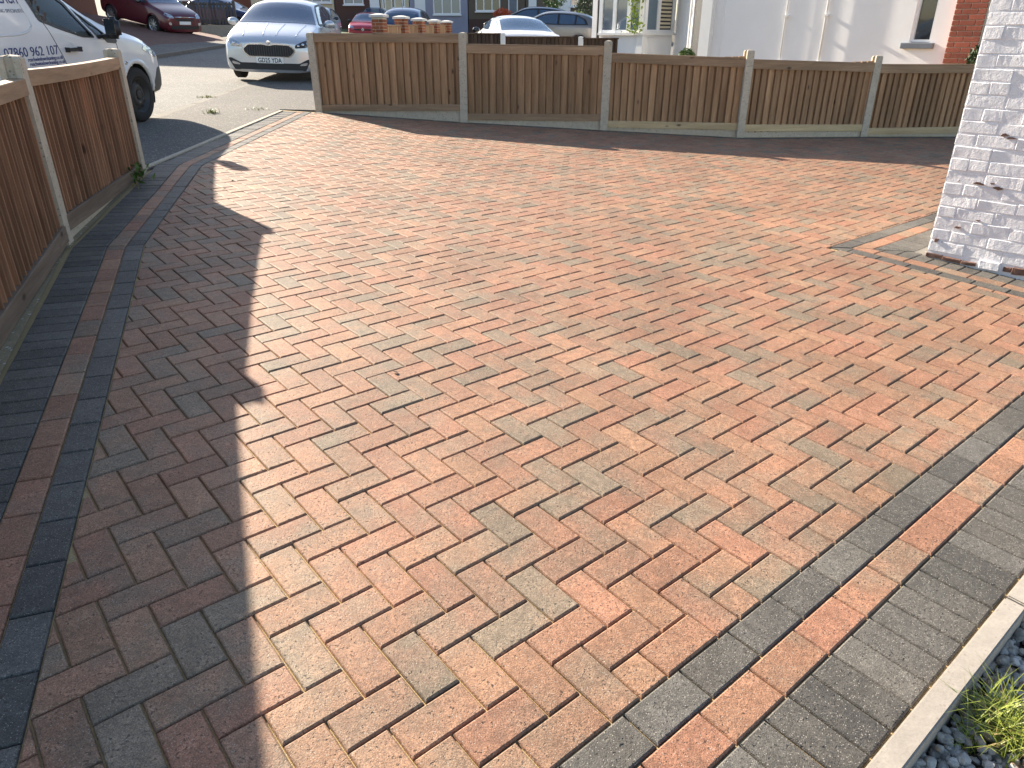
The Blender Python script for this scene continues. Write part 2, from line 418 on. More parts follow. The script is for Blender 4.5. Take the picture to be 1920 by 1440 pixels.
for kind, dims in (('A', (2,1)), ('B', (1,2))):
    u, v = LA*.1, LB*.1; a, b = dims
    P = [Vector((0,0)), v*b, u*a+v*b, u*a]; P = [p - (u*a+v*b)/2 for p in P]
    V, F = paver_shape(P); FULL[kind] = (V, F)
def place_pavers(lst, parent, name, m_obj, m_far, limit=300):
    lst.sort(key=lambda q: -q[0])
    shared = {}
    for key in FULL:
        V, F = FULL[key]; shared[key] = mesh(name, V, F, m_obj)
    bulk = MB(); cols = []
    cnt = 0
    for k, (ar, P, full, tint, c) in enumerate(lst):
        S = (FULL[full] if full else paver_shape([p-c for p in P]))
        if not S: continue
        dz = rnd.gauss(0, .0010); rx, ry = rnd.gauss(0,.0045), rnd.gauss(0,.0045)
        rot = Matrix.Rotation(rx,3,'X') @ Matrix.Rotation(ry,3,'Y')
        loc = Vector((c.x, c.y, G(c.x,c.y,dz)))
        if cnt < limit and ar > 0:
            cnt += 1
            o = obj(name, shared[full] if full else mesh(name, S[0], S[1], m_obj), parent, loc)
            o.rotation_euler = (TILT@rot).to_euler(); o.color = ((tint[0]+.5)/2, tint[1]/2, tint[2], 1)
        else:
            MM = TILT@rot
            bulk.add([MM@Vector(v)+loc for v in S[0]], S[1]); cols += [tint]*len(S[0])
    if bulk.V:
        o = bulk.build(name, m_far, parent); tag(o, kind='stuff')
        at_ = o.data.attributes.new('tint', 'FLOAT_COLOR', 'POINT')
        at_.data.foreach_set('color', [v for t in cols for v in ((t[0]+.5)/2, t[1]/2, t[2], 1.0)])
place_pavers(herr, drive, 'block_paver', M['paver'], M['paver_far'])
# border courses that follow a line
def course(path, o0, o1, L, side, out, tintf, phase=0.0):
    n = len(path)
    for i in range(n-1):
        a, b = path[i], path[i+1]; t = (b-a).normalized(); nn = Vector((-t.y, t.x))*side; ln = (b-a).length
        cuts = []
        for j, e, sgn in ((i-1, a, -1), (i+1, b, 1)):
            if 0 <= j < n-1:
                t2 = (path[j+1]-path[j]).normalized(); bis = (t+t2).normalized()*sgn; cuts.append((bis, bis.dot(e)))
            else: cuts.append((t*sgn, (t*sgn).dot(e)))
        s_ = -phase - L*math.ceil(.6/L)
        while s_ < ln + .6:
            P = [a+t*s_+nn*o0, a+t*(s_+L)+nn*o0, a+t*(s_+L)+nn*o1, a+t*s_+nn*o1]
            for cn, cdist in cuts: P = clip(P, cn, cdist) if len(P) > 2 else P
            if len(P) > 2: add_item(out, P, tintf())
            s_ += L
def dark_t(): return (rnd.uniform(0,.9), rnd.uniform(.8,1.2), rnd.uniform(0,1))
def red_t():
    u = rnd.random(); return ((rnd.uniform(-.3,.1) if u < .6 else rnd.uniform(.2,.8)), rnd.uniform(.85,1.15), rnd.uniform(.1,.9))
dark_b, red_b = [], []
RP = [LAT(-14,3), LAT(56,3)]
WP = [LAT(78,NB), LAT(NA,NB), LAT(NA,8)]
for path, side in ((ILEFT, -1), (RP, -1), (WP, 1)):
    course(path, 0, .105, .2005, side, dark_b, dark_t, .07)
    course(path, .105, .21, .2005, side, red_b, red_t, .13)
    course(path, .21, .412, .1005, side, dark_b, dark_t, .03)
course(FP, -.165, -.06, .2, 1, dark_b, dark_t)
border = sheet('driveway_border', [(-3.385,6.9),(-2.99,6.9),(-2.0,3.5),(-.6,0),(-1.6,-.2),(-2.45,2.1),(-3.0,4.34)], -0.0100, M['sand'])
red_band = sheet('border_band', [(-3.2,6.0),(-3.0,6.0),(-3.0,5.6),(-3.1,5.6)], -0.0280, M['sand'])
dark_b = [q for q in dark_b if not (q[4].x > 8 or q[4].y < -.5)]; red_b = [q for q in red_b if not (q[4].x > 8 or q[4].y < -.5)]
place_pavers(dark_b, border, 'charcoal_block', M['paver_dark'], M['paver_dark_far'])
place_pavers(red_b, red_band, 'red_block', M['paver'], M['paver_far'])
# pale concrete pin kerb where the drive meets the pavement
pk = tag(obj('pin_kerb', None), kind='structure')
O1 = [Vector((-3.381,6.9)), Vector((-3.343,11.17))]
t = (O1[1]-O1[0]).normalized(); nn = Vector((-t.y,t.x)); s_ = 0
while s_ < (O1[1]-O1[0]).length:
    e = min(s_+.9, (O1[1]-O1[0]).length); mb = MB()
    P = [O1[0]+t*s_, O1[0]+t*e, O1[0]+t*e+nn*.052, O1[0]+t*s_+nn*.052]
    mb.prism(P, -.1, 0)
    for v in mb.V: v.z += G(v.x,v.y, .012)
    mb.build('kerb_stone', M['concrete'], pk); s_ += .907
# smooth concrete edging at the gravel bed
ek = tag(obj('edging_kerb', None), kind='structure')
for a0, a1 in ((-16,-6.45),(-6.4,3.05),(3.1,12.55),(12.6,22.05),(22.1,31.5)):
    me = bmesh.new(); P = [LAT(a0+.02,7.16), LAT(a0+.02,7.70), LAT(a1-.02,7.70), LAT(a1-.02,7.16)]
    vb = [me.verts.new((p.x,p.y,G(p.x,p.y,-.15))) for p in P]; vt = [me.verts.new((p.x,p.y,G(p.x,p.y,.006))) for p in P]
    me.faces.new(vb); me.faces.new(vt[::-1]); [me.faces.new((vb[i],vt[i],vt[(i+1)%4],vb[(i+1)%4])) for i in range(4)]
    bmesh.ops.recalc_face_normals(me, faces=me.faces[:]); bmesh.ops.bevel(me, geom=me.edges[:], offset=.004, segments=2, affect='EDGES')
    m_ = bpy.data.meshes.new('edging_stone'); me.to_mesh(m_); me.free(); m_.materials.append(M['edging']); obj('edging_stone', m_, ek)
# gravel bed
P = [LAT(-16,7.6), LAT(-16,40), LAT(33,40), LAT(33,7.6)]
bed = sheet('gravel_bed', [p for p in P], -.085, M['earth'])
stones = []
for v_ in range(7):
    me = bmesh.new(); bmesh.ops.create_icosphere(me, subdivisions=2, radius=1)
    sx = Vector((rnd.uniform(.8,1.3), rnd.uniform(.6,1.0), rnd.uniform(.5,.75)))
    for v in me.verts:
        d = 1 + .33*mnoise.noise(v.co*1.1 + Vector((v_*7.3,0,0))) + .12*mnoise.noise(v.co*2.6+Vector((0,v_*3.1,0)))
        v.co = Vector((v.co.x*sx.x, v.co.y*sx.y, v.co.z*sx.z))*d
        for ax in (Vector((1,.3,.2)).normalized(), Vector((-.4,1,.3)).normalized(), Vector((.2,-.5,1)).normalized(), Vector((-.7,-.6,.5)).normalized()):
            q = v.co.dot(ax)
            if q > .72: v.co -= ax*(q-.72)
    me.verts.index_update(); stones.append(([v.co.copy() for v in me.verts], [[v.index for v in f.verts] for f in me.faces])); me.free()
mb = MB()
for i in range(5600):
    a_, b_ = rnd.uniform(-3,13), 7.72 + rnd.uniform(0,1)**1.15*7
    p = LAT(a_, b_); V, F = rnd.choice(stones); r_ = rnd.uniform(.007,.017); q = Matrix.Rotation(rnd.uniform(0,6.28),3,'Z')@Matrix.Rotation(rnd.gauss(0,.5),3,'X')@Matrix.Rotation(rnd.gauss(0,.5),3,'Y')
    z = G(p.x,p.y,-.078 + rnd.uniform(0,.026))
    mb.add([q@(v*r_) + Vector((p.x,p.y,z)) for v in V], F)
kk = NT('gravel'); pp = kk.pos(); vv = kk.n('TexVoronoi'); kk.l(pp, vv.inputs['Vector']); vv.inputs['Scale'].default_value = 38
sc_ = kk.n('SeparateColor'); kk.l(vv.outputs['Color'], sc_.inputs[0]); c_ = kk.mix(sc_.outputs[0], (.27,.245,.21), (.56,.52,.47)); c_ = kk.mix(kk.rng(sc_.outputs[1], .7, .9), c_, (.38,.27,.18))
M['gravel'] = kk.done(c_, .8, kk.bump(kk.noise(pp, 260, 3), .001))
tag(mb.build('gravel_stones', M['gravel'], bed), kind='stuff')
# small strip of pale gravel and mortar beside the house wall
sheet('mortar_strip', [LAT(45.4,-9.75), LAT(45.4,-8.4), LAT(78,-8.4), LAT(78,-9.75)], -.003, M['kerb_old'])
hp = [(-3.60,6.9),(-3.375,6.9),(-2.755,4.34),(-1.905,2.14),(-1.475,1.0),(-1.265,.45),(-1.9,.45),(-2.6,2.2),(-3.15,4.35)]
tag(sheet('mortar_haunch', hp, .004, M['mortar']), kind='structure')

# ------------------------------------------------------------------ fences
def post_mesh(h, w_=.105, d_=.1, slot=True, m='concrete'):
    "concrete post with recessed slots and a pointed top; local z from the ground"
    prof = [(-w_/2,-d_/2),(w_/2,-d_/2),(w_/2,-.024),(w_/2-.02,-.022),(w_/2-.02,.022),(w_/2,.024),(w_/2,d_/2),(-w_/2,d_/2),(-w_/2,.024),(-w_/2+.02,.022),(-w_/2+.02,-.022),(-w_/2,-.024)]
    n = len(prof); V = [(x,y,-.12) for x,y in prof] + [(x,y,h-.026) for x,y in prof] + [(x*.82,y*.82,h-.010) for x,y in prof] + [(0,0,h)]
    F = [list(range(n))[::-1]]
    for k_ in range(2): F += [[k_*n+i,k_*n+(i+1)%n,k_*n+(i+1)%n+n,k_*n+i+n] for i in range(n)]
    F += [[2*n+i, 2*n+(i+1)%n, 3*n] for i in range(n)]
    return mesh('fence_post', V, F, M[m])
def fence_panel(name, label, A, B, zt, zb, nb, mats, group, capw=.05, dip=0.0, thick=.012, rail=.1, brail=.085, lap=True, seed=0, side=1, rev=False):
    "a timber panel from A to B (world xy); zt, zb: heights of its top and bottom at both ends"
    rr = random.Random(seed)
    t = (B-A).normalized(); L = (B-A).length; ang = math.atan2(t.y, t.x)
    root = thing(name, label, 'fence', (A.x,A.y,(zb[0]+zb[1])/2), ang, group)
    oz = (zb[0]+zb[1])/2
    top = lambda s: zt[0]+(zt[1]-zt[0])*s/L - dip*4*(s/L)*(1-s/L) - oz
    bot = lambda s: zb[0]+(zb[1]-zb[0])*s/L - oz
    bw = L/nb
    for k_ in range(nb):
        s0, s1 = k_*bw + rr.uniform(-.004,.004), (k_+1)*bw + (.012 if lap else -.010) + rr.uniform(-.006,.006)
        s0 = max(0, s0); s1 = min(L, s1)
        z0, z1 = bot((s0+s1)/2)+.02, top((s0+s1)/2)-.02
        # feather edge: thin at one side, thick at the other, each board leaning over the next
        ya, yb = (0.000, -.004), (thick*.55, thick*1.6)
        lean = rr.uniform(-.003,.003); gr_, gd_ = (.025, .016) if lap else (.002, .004)
        y00, y01, y10, y11 = -.004, .002, .003+rr.uniform(0,.003), thick*2.0+rr.uniform(-.003,.004)
        V = []
        for z, dx in ((z0,0),(z1,lean)):
            V += [Vector((s0+dx, side*gd_, z)), Vector((s0+dx+gr_, side*gd_, z)), Vector((s0+dx+gr_+.001, -side*y01, z)), Vector((s1-.004+dx, -side*(y11), z)), Vector((s1+dx, -side*(y11-.004), z)), Vector((s1+dx, side*(gd_+.004), z)), Vector((s0+dx, side*(gd_+.004), z))]
        if rev: V = [Vector((L-v.x, v.y, v.z)) for v in V]
        c = sum(V, Vector())/len(V)
        F = [list(range(7))[::-1],list(range(7,14))]+[[i,(i+1)%7,(i+1)%7+7,i+7] for i in range(7)]
        if rev: F = [f[::-1] for f in F]
        me = mesh('fence_board', [v-c for v in V], F, M[mats[0]]); obj('fence_board', me, root, c)
    def bar(nm, f0, f1, y0, y1, m, cx=.004):
        N_ = 10 if dip else 1; mb = MB(); V = []
        for i in range(N_+1):
            s = L*i/N_; a, b = f0(s), f1(s); V += [(s,y0,a),(s,y1,a),(s,y1,b-cx),(s,y1-math.copysign(cx,y1-y0),b),(s,y0+math.copysign(cx,y1-y0),b),(s,y0,b-cx)]
        F = [[0,1,2,3,4,5],[6*N_+q for q in (5,4,3,2,1,0)]]
        for i in range(N_): F += [[i*6+q, i*6+6+q, i*6+6+(q+1)%6, i*6+(q+1)%6] for q in range(6)]
        me = mesh(nm, V, F, M[m]); bm = bmesh.new(); bm.from_mesh(me); bmesh.ops.recalc_face_normals(bm, faces=bm.faces[:]); bm.to_mesh(me); bm.free()
        o = obj(nm, me, root)
        return o
    ya_, yb_ = (-.040, .024) if side > 0 else (-.024, .056)
    bar('top_rail', lambda s: top(s)-rail, lambda s: top(s), ya_, yb_, mats[1])
    bar('cap_strip', lambda s: top(s)+.0005, lambda s: top(s)+.016, -.040, .030, mats[1]) if capw else None
    bar('bottom_rail', lambda s: bot(s), lambda s: bot(s)+brail, ya_, yb_, mats[2])
    return root
fz = [1.470,1.467,1.371,1.262,1.185,1.16]
plabel = ['concrete fence post at the pavement end of the fence, in front of the silver car', 'second concrete post of the far fence, between the first two panels', 'third concrete post of the far fence, right of the white saloon', 'fourth concrete post of the far fence, below the large white wall', 'fifth concrete post of the far fence, nearest the painted brick wall', None]
far_t = [(FP[i+1]-FP[i]).normalized() for i in range(5)]
for i in range(5):
    p = FP[i]; ang = math.atan2(far_t[i].y, far_t[i].x); back = Vector((-far_t[i].y, far_t[i].x))
    z = G(p.x,p.y); c = p + back*.05
    o = obj('fence_post', post_mesh(fz[i]-z), None, (c.x,c.y,z), ang)
    o.rotation_euler = (R(rnd.uniform(-.4,.4)), R(rnd.uniform(-.6,.6)) + (R(-.9) if i == 0 else 0), ang)
    tag(o, plabel[i], 'post', 'concrete posts of the far fence')
pan = [((1.456,1.451),(.426,.473)),((1.325,1.301),(.352,.367)),((1.220,1.162),(.287,.278)),((1.149,1.089),(.261,.208)),((1.074,1.056),(.158,.133))]
pl = ['leftmost bay of the weathered brown boarded fence, beside the silver car', 'second bay from the left of the boarded fence, below the white saloon', 'third bay of the boarded fence, a clipped green bush showing above it', 'fourth bay of the boarded fence, in front of the large white wall', 'rightmost bay of the boarded fence, running behind the painted brick wall']
gl_ = ['first','second','third','fourth','rightmost']
for i in range(5):
    a, b = FP[i], FP[i+1]; t = far_t[i]; back = Vector((-t.y,t.x))*.05
    A, B = a + t*.036 + back, b - t*.036 + back
    if i == 4: B = b + back
    fence_panel('boarded_fence', pl[i], A, B, (pan[i][0][0]-.016, pan[i][0][1]-.016), pan[i][1], 20 if i == 0 else 19, ('wood_fence','wood_rail','wood_rail' if i < 2 else 'wood_pale'), 'boarded panels of the far fence', seed=i+3, rev=i >= 2)
    ang = math.atan2(t.y,t.x); L = (B-A).length
    mb = MB(); zA, zB = pan[i][1]; V = []
    for s, z in ((0,zA),(L,zB)):
        g = G(*(A+t*s)) - .12; V += [(s,-.02,g),(s,.02,g),(s,.02,z-.002),(s,-.02,z-.002)]
    mb.add(V, [[3,2,1,0],[4,5,6,7]]+[[q,(q+1)%4,(q+1)%4+4,q+4] for q in range(4)])
    tag(mb.build('gravel_board', M['concrete'], None, (A.x,A.y,0), ang), 'pale concrete board under the %s bay of the boarded fence' % gl_[i] + (' from the left' if i < 4 else ''), 'gravel board', 'gravel boards of the far fence')
# left fence
LP = [Vector((-3.337,6.714)), Vector((-2.81,4.511)), Vector((-2.09,2.42)), Vector((-1.5,.75))]
lz = [1.325, 1.320, 1.31, 1.28]
ll = ['concrete fence post at the far end of the left fence, in front of the van', 'concrete fence post between the two panels of the left fence', 'concrete fence post at the near end of the left fence', '']
lt = [(LP[i+1]-LP[i]).normalized() for i in range(3)]
for i in range(3):
    t = lt[i]; left = Vector((t.y,-t.x))
    c = LP[i] + left*.055; z = G(c.x,c.y)
    if i == 1: t = (lt[0]+lt[1]).normalized()
    o = obj('fence_post', post_mesh(lz[i]-z, .115, .115), None, (c.x,c.y,z), math.atan2(t.y,t.x))
    tag(o, ll[i], 'post', 'concrete posts of the left fence')
LPAN = [((1.255,1.236),(.285,.295)), ((1.195,1.185),(.248,.14)), ((1.16,1.16),(.12,.08))]
lab = ['brown slatted fence with dipped top rail, in front of the white van', 'brown slatted fence cut off by the left picture edge', 'near brown slatted fence outside the left picture edge']
for i in range(3):
    t = lt[i]; left = Vector((t.y,-t.x))*.055
    A, B = LP[i]+t*.04+left, LP[i+1]-t*.04+left
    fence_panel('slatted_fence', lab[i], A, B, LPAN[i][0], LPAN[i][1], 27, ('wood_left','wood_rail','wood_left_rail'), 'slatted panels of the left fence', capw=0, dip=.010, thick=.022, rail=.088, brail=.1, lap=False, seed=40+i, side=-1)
    L = (B-A).length; V = []
    for s, z in ((0,LPAN[i][1][0]),(L,LPAN[i][1][1])):
        g = G(*(A+t*s)) - .15; V += [(s,-.022,g),(s,.03,g),(s,.03,z-.003),(s,-.022,z-.003)]
    mb = MB().add(V, [[3,2,1,0],[4,5,6,7]]+[[q,(q+1)%4,(q+1)%4+4,q+4] for q in range(4)])
    tag(mb.build('gravel_board', M['concrete'], None, (A.x,A.y,0), math.atan2(t.y,t.x)), ['low concrete gravel board under the far panel of the left fence','low concrete gravel board under the near panel of the left fence','low concrete gravel board outside the left picture edge'][i], 'gravel board', 'gravel boards of the left fence')

# ------------------------------------------------------------------ painted brick wall at the right
wc = LAT(45.2,-8.6); ang_b = R(-50.03)
zw = G(wc.x,wc.y)
wall = thing('painted_brick_wall', 'corner of a wall of rough bricks painted white, chipped at its foot', 'wall', (wc.x,wc.y,zw), ang_b)
# local x runs along the face to the right (lattice b), local y into the house (lattice a)
HT, WL, WD = 2.72, 1.25, .78
MB().box(-.0042,WL,-.0042,WD,-.15,HT).build('wall_core', M['painted_brick'], wall)
def rough_brick(l, h, d, seed, amp=.0028):
    me = bmesh.new(); bmesh.ops.create_cube(me, size=1)
    for v in me.verts: v.co = Vector((v.co.x*l, v.co.y*d, v.co.z*h))
    bmesh.ops.bevel(me, geom=me.edges[:], offset=.0032, segments=1, affect='EDGES')
    long_ = [e for e in me.edges if abs((e.verts[0].co-e.verts[1].co).x) > l*.5]
    bmesh.ops.subdivide_edges(me, edges=long_, cuts=5, use_grid_fill=True)
    for v in me.verts:
        q = v.co*9 + Vector((seed*5.7, seed*2.3, 0))
        v.co += Vector((mnoise.noise(q), mnoise.noise(q+Vector((9,0,0))), mnoise.noise(q+Vector((0,9,0)))))*amp*1.6
    me_ = bpy.data.meshes.new('brick'); me.to_mesh(me_); me.free(); me_.materials.append(M['painted_brick'])
    return me_
STR = [rough_brick(.217,.068,.03,s) for s in range(8)]; HED = [rough_brick(.106,.068,.03,s+20) for s in range(5)]
cz = .052; row = 0
while cz < 2.1:
    h = .0765; z = cz + h/2
    s_ = 0.0; first = row % 2
    while s_ < .88:                      # the face: stretcher bond, every other course starts with a header
        ln = .106 if (s_ == 0 and first) else .217
        if rnd.random() < .12 and s_ > 0: ln = .106
        o = obj('brick', rnd.choice(STR if ln > .2 else HED), wall, (s_+ln/2, .0075+rnd.uniform(-.0022,.0022), z-.004+rnd.uniform(-.003,.003)))
        o.rotation_euler = (rnd.gauss(0,.018), rnd.gauss(0,.012), rnd.gauss(0,.009)); o.scale = (rnd.uniform(.985,1.01), 1, rnd.uniform(.95,1.07))
        s_ += ln + rnd.uniform(.006,.012)
    s_ = .0; first = 1-first
    while s_ < .42:                      # the return
        ln = .106 if (s_ == 0 and first) else .217
        o = obj('brick', rnd.choice(STR if ln > .2 else HED), wall, (.008+rnd.uniform(-.002,.002), s_+ln/2+.004, z-.004)); o.rotation_euler = (0, rnd.gauss(0,.012), math.pi/2+rnd.gauss(0,.009))
        s_ += ln + .009
    cz += h; row += 1
# worn, unpainted foot of the wall
FT = []
for s_, ln, hh in ((0.0,.10,.030),(.105,.115,.026),(.225,.09,.022),(.47,.05,.03),(.525,.1,.045),(.63,.11,.03),(.75,.11,.03),(.87,.11,.03)):
    me = rough_brick(ln, hh, .05, s_*11, .006); me.materials.clear(); me.materials.append(M['brick_exposed'])
    tag(obj('worn_brick', me, wall, (s_+ln/2, .006, hh/2+.004)), 'worn bare brown brick at the foot of the wall')
def wall_at(px, py):
    d = at(px,py,1.0) - Vector((0,0,CAMZ)); n3 = Vector((LA.x,LA.y,0)); w0 = Vector((wc.x,wc.y,0)); t_ = n3.dot(w0)/n3.dot(d); q = Vector((0,0,CAMZ)) + d*t_
    return (Vector((q.x,q.y))-wc).dot(LB), q.z - zw
for px, py, cw, chh in ((1884,253,.026,.010),(1897,259,.034,.007),(1836,344,.034,.009),(1872,353,.03,.011),(1798,426,.026,.007),(1757,450,.012,.018),(1862,344,.016,.006),(1836,413,.016,.005)):
    u_, v_ = wall_at(px,py); P = []
    for q in range(9):
        a_ = 2*math.pi*q/9; r_ = rnd.uniform(.5,1.15); P.append((u_+cw*r_*math.cos(a_), v_+chh*r_*math.sin(a_)))
    V = [(x,-.0135,z) for x,z in P]+[(x,.0,z) for x,z in P]
    obj('paint_chip', mesh('paint_chip', V, [list(range(9))]+[[i,(i+1)%9,(i+1)%9+9,i+9] for i in range(9)], M['brick_exposed']), wall)
me = rough_brick(.12,.05,.05,91,.005); obj('painted_foot', me, wall, (.39,-.002,.026))
MB().box(.0,.88,.000,.05,-.05,.052).build('footing', M['painted_brick'], wall)

# ------------------------------------------------------------------ vehicles
def chaikin(P, it=2, closed=True):
    Q = []
    for i in range(len(P)):
        a, b = Vector(P[i]), Vector(P[(i+1)%len(P)]); L = (b-a).length
        Q.append(a)
        if L > .16: Q += [a.lerp(b, .07/L), b.lerp(a, .07/L)]
    P = Q
    for _ in range(it):
        Q = []
        for i in range(len(P)):
            a, b = Vector(P[i]), Vector(P[(i+1)%len(P)]); Q += [a*.78+b*.22, a*.22+b*.78]
        P = Q
    return P
def text_mesh(body, size, m, sx=1.0, align='LEFT', off=0.0):
    cu = bpy.data.curves.new('lettering', 'FONT'); cu.body = body; cu.size = size; cu.extrude = .0012; cu.align_x = align; cu.offset = off; cu.resolution_u = 3
    o = bpy.data.objects.new('lettering', cu); C.objects.link(o)
    me = bpy.data.meshes.new_from_object(o.evaluated_get(bpy.context.evaluated_depsgraph_get())); bpy.data.objects.remove(o)
    for v in me.vertices: v.co.x *= sx
    me.materials.clear(); me.materials.append(m); return me
class Car:
    def __init__(s, name, label, cat, stations, paint_m, x, y, head, pitch=0.0, dz=0.0, group=None, flat=False, level=2, crease=.45):
        s.crease = crease; s.root = thing(name, label, cat, group=group)
        f = Vector((math.sin(head), math.cos(head), 0)); up = NRM.copy() if not flat else Vector((0,0,1))
        f = (f - up*f.dot(up)).normalized(); l_ = up.cross(f)
        mt = Matrix((f, l_, up)).transposed().to_4x4(); mt = Matrix.Translation((x, y, G(x,y,dz))) @ mt @ Matrix.Rotation(pitch, 4, 'Y')
        s.root.matrix_world = mt
        s.st = stations; s.paint = paint_m; s.level = level
        s.body()
    def ring(s, x, w, zb, zs, zt, wt):
        h = zs-zb
        half = [(0,zb),(.72*w,zb),(.95*w,zb+.03),(w*.995,zb+.28*h),(w,zb+.68*h),(.975*w,zs),((.93*w*.55+wt*.45), zs+(zt-zs)*.5),(wt,zt-.12*(zt-zs)-.012),(.62*wt,zt),(0,zt+.012)]
        return half
    def body(s):
        R_ = [s.ring(*q) for q in s.st]; m = 10; V = []; F = []
        full = []
        for (x,*_), half in zip(s.st, R_):
            ids = []
            for (yy,zz) in half: V.append((x,yy,zz)); ids.append(len(V)-1)
            for (yy,zz) in half[-2:0:-1]: V.append((x,-yy,zz)); ids.append(len(V)-1)
            full.append(ids)
        n = len(full[0])
        for a, b in zip(full[:-1], full[1:]):
            for k_ in range(n): F.append([a[k_], b[k_], b[(k_+1)%n], a[(k_+1)%n]])
        for ids, rev in ((full[0], True), (full[-1], False)):
            L = [ids[i] for i in range(10)]; Rr = [ids[0]]+[ids[n-i] for i in range(1,9)]+[ids[9]]
            for i in range(9):
                q = [L[i], Rr[i], Rr[i+1], L[i+1]]
                if i == 0: q = [L[0], Rr[1], L[1]]
                elif i == 8: q = [L[8], Rr[8], L[9]]
                F.append(q if rev else q[::-1])
        me = mesh('body', V, F, s.paint, True)
        cr = me.attributes.new('crease_edge', 'FLOAT', 'EDGE'); row = {}
        for ids in full:
            for q_, i_ in enumerate(ids): row[i_] = min(q_, n-q_)
        capset = set(full[0]) | set(full[-1])
        for e in me.edges:
            a_, b_ = e.vertices
            if row[a_] == row[b_] and row[a_] in (5,7): cr.data[e.index].value = s.crease
            elif a_ in capset and b_ in capset and row[a_] != row[b_]: cr.data[e.index].value = s.crease*.6
        o = obj('tmp', me); md = o.modifiers.new('s', 'SUBSURF'); md.levels = s.level; md.render_levels = s.level
        ev = bpy.data.meshes.new_from_object(o.evaluated_get(bpy.context.evaluated_depsgraph_get())); bpy.data.objects.remove(o)
        bm = bmesh.new(); bm.from_mesh(ev); bmesh.ops.recalc_face_normals(bm, faces=bm.faces[:])
        s.bvh = BVHTree.FromBMesh(bm); s.bm = bm; s.ev = ev
    def cut(s, test):
        s.bm.faces.ensure_lookup_table(); d = [f for f in s.bm.faces if test(f.calc_center_median())]
        bmesh.ops.delete(s.bm, geom=d, context='FACES')
    def finish(s):
        s.bm.to_mesh(s.ev); s.bm.free(); s.ev.name = 'body'
        for p in s.ev.polygons: p.use_smooth = True
        s.ev.materials.clear(); s.ev.materials.append(s.paint)
        s.bodyo = obj('body', s.ev, s.root); return s.bodyo
    def hit(s, axis, sgn, u, v, deep=None):
        if axis == 'y': o_, d = Vector((u, sgn*3, v)), Vector((0,-sgn,0))
        elif axis == 'x': o_, d = Vector((sgn*6, u, v)), Vector((-sgn,0,0))
        else: o_, d = Vector((u, v, 4)), Vector((0,0,-1))
        h = s.bvh.ray_cast(o_, d)
        if h[0] is None or h[1].dot(-d) < .05:
            g = s.bvh.find_nearest(o_ + d*(3-.8 if axis == 'y' else (6-1.8 if axis == 'x' else 3)))
            p = h[0] if h[0] is not None else g[0]
            return p, -d
        return h[0], -d
    def patch(s, name, poly, axis, sgn, m, off=.004, parent=None, smooth=1, cell=.06, skirt=.012, label=None):
        P = [Vector(p) for p in (chaikin(poly, smooth) if smooth else poly)]
        bm = bmesh.new(); bm.faces.new([bm.verts.new((p.x,p.y,0)) for p in P])
        for ax in (0,1):
            lo, hi = min(p[ax] for p in P), max(p[ax] for p in P); c = lo + cell
            while c < hi:
                nv = Vector((1,0,0)) if ax == 0 else Vector((0,1,0))
                bmesh.ops.bisect_plane(bm, geom=bm.verts[:]+bm.edges[:]+bm.faces[:], plane_co=nv*c, plane_no=nv); c += cell
        for v in bm.verts:
            p, nn = s.hit(axis, sgn, v.co.x, v.co.y); v.co = p + nn*off
        dirv = {'y': Vector((0,sgn,0)), 'x': Vector((sgn,0,0)), 'z': Vector((0,0,1))}[axis]
        be = [e for e in bm.edges if len(e.link_faces) == 1]
        r_ = bmesh.ops.extrude_edge_only(bm, edges=be)
        for v in r_['geom']:
            if isinstance(v, bmesh.types.BMVert): v.co -= dirv*(off+skirt)
        bmesh.ops.recalc_face_normals(bm, faces=bm.faces[:])
        if sum(f.normal.dot(dirv)*f.calc_area() for f in bm.faces) < 0: bmesh.ops.reverse_faces(bm, faces=bm.faces[:])
        me = bpy.data.meshes.new(name); bm.to_mesh(me); bm.free(); me.materials.append(m)
        o = obj(name, me, parent or s.root)
        if label: o['label'] = label
        return o
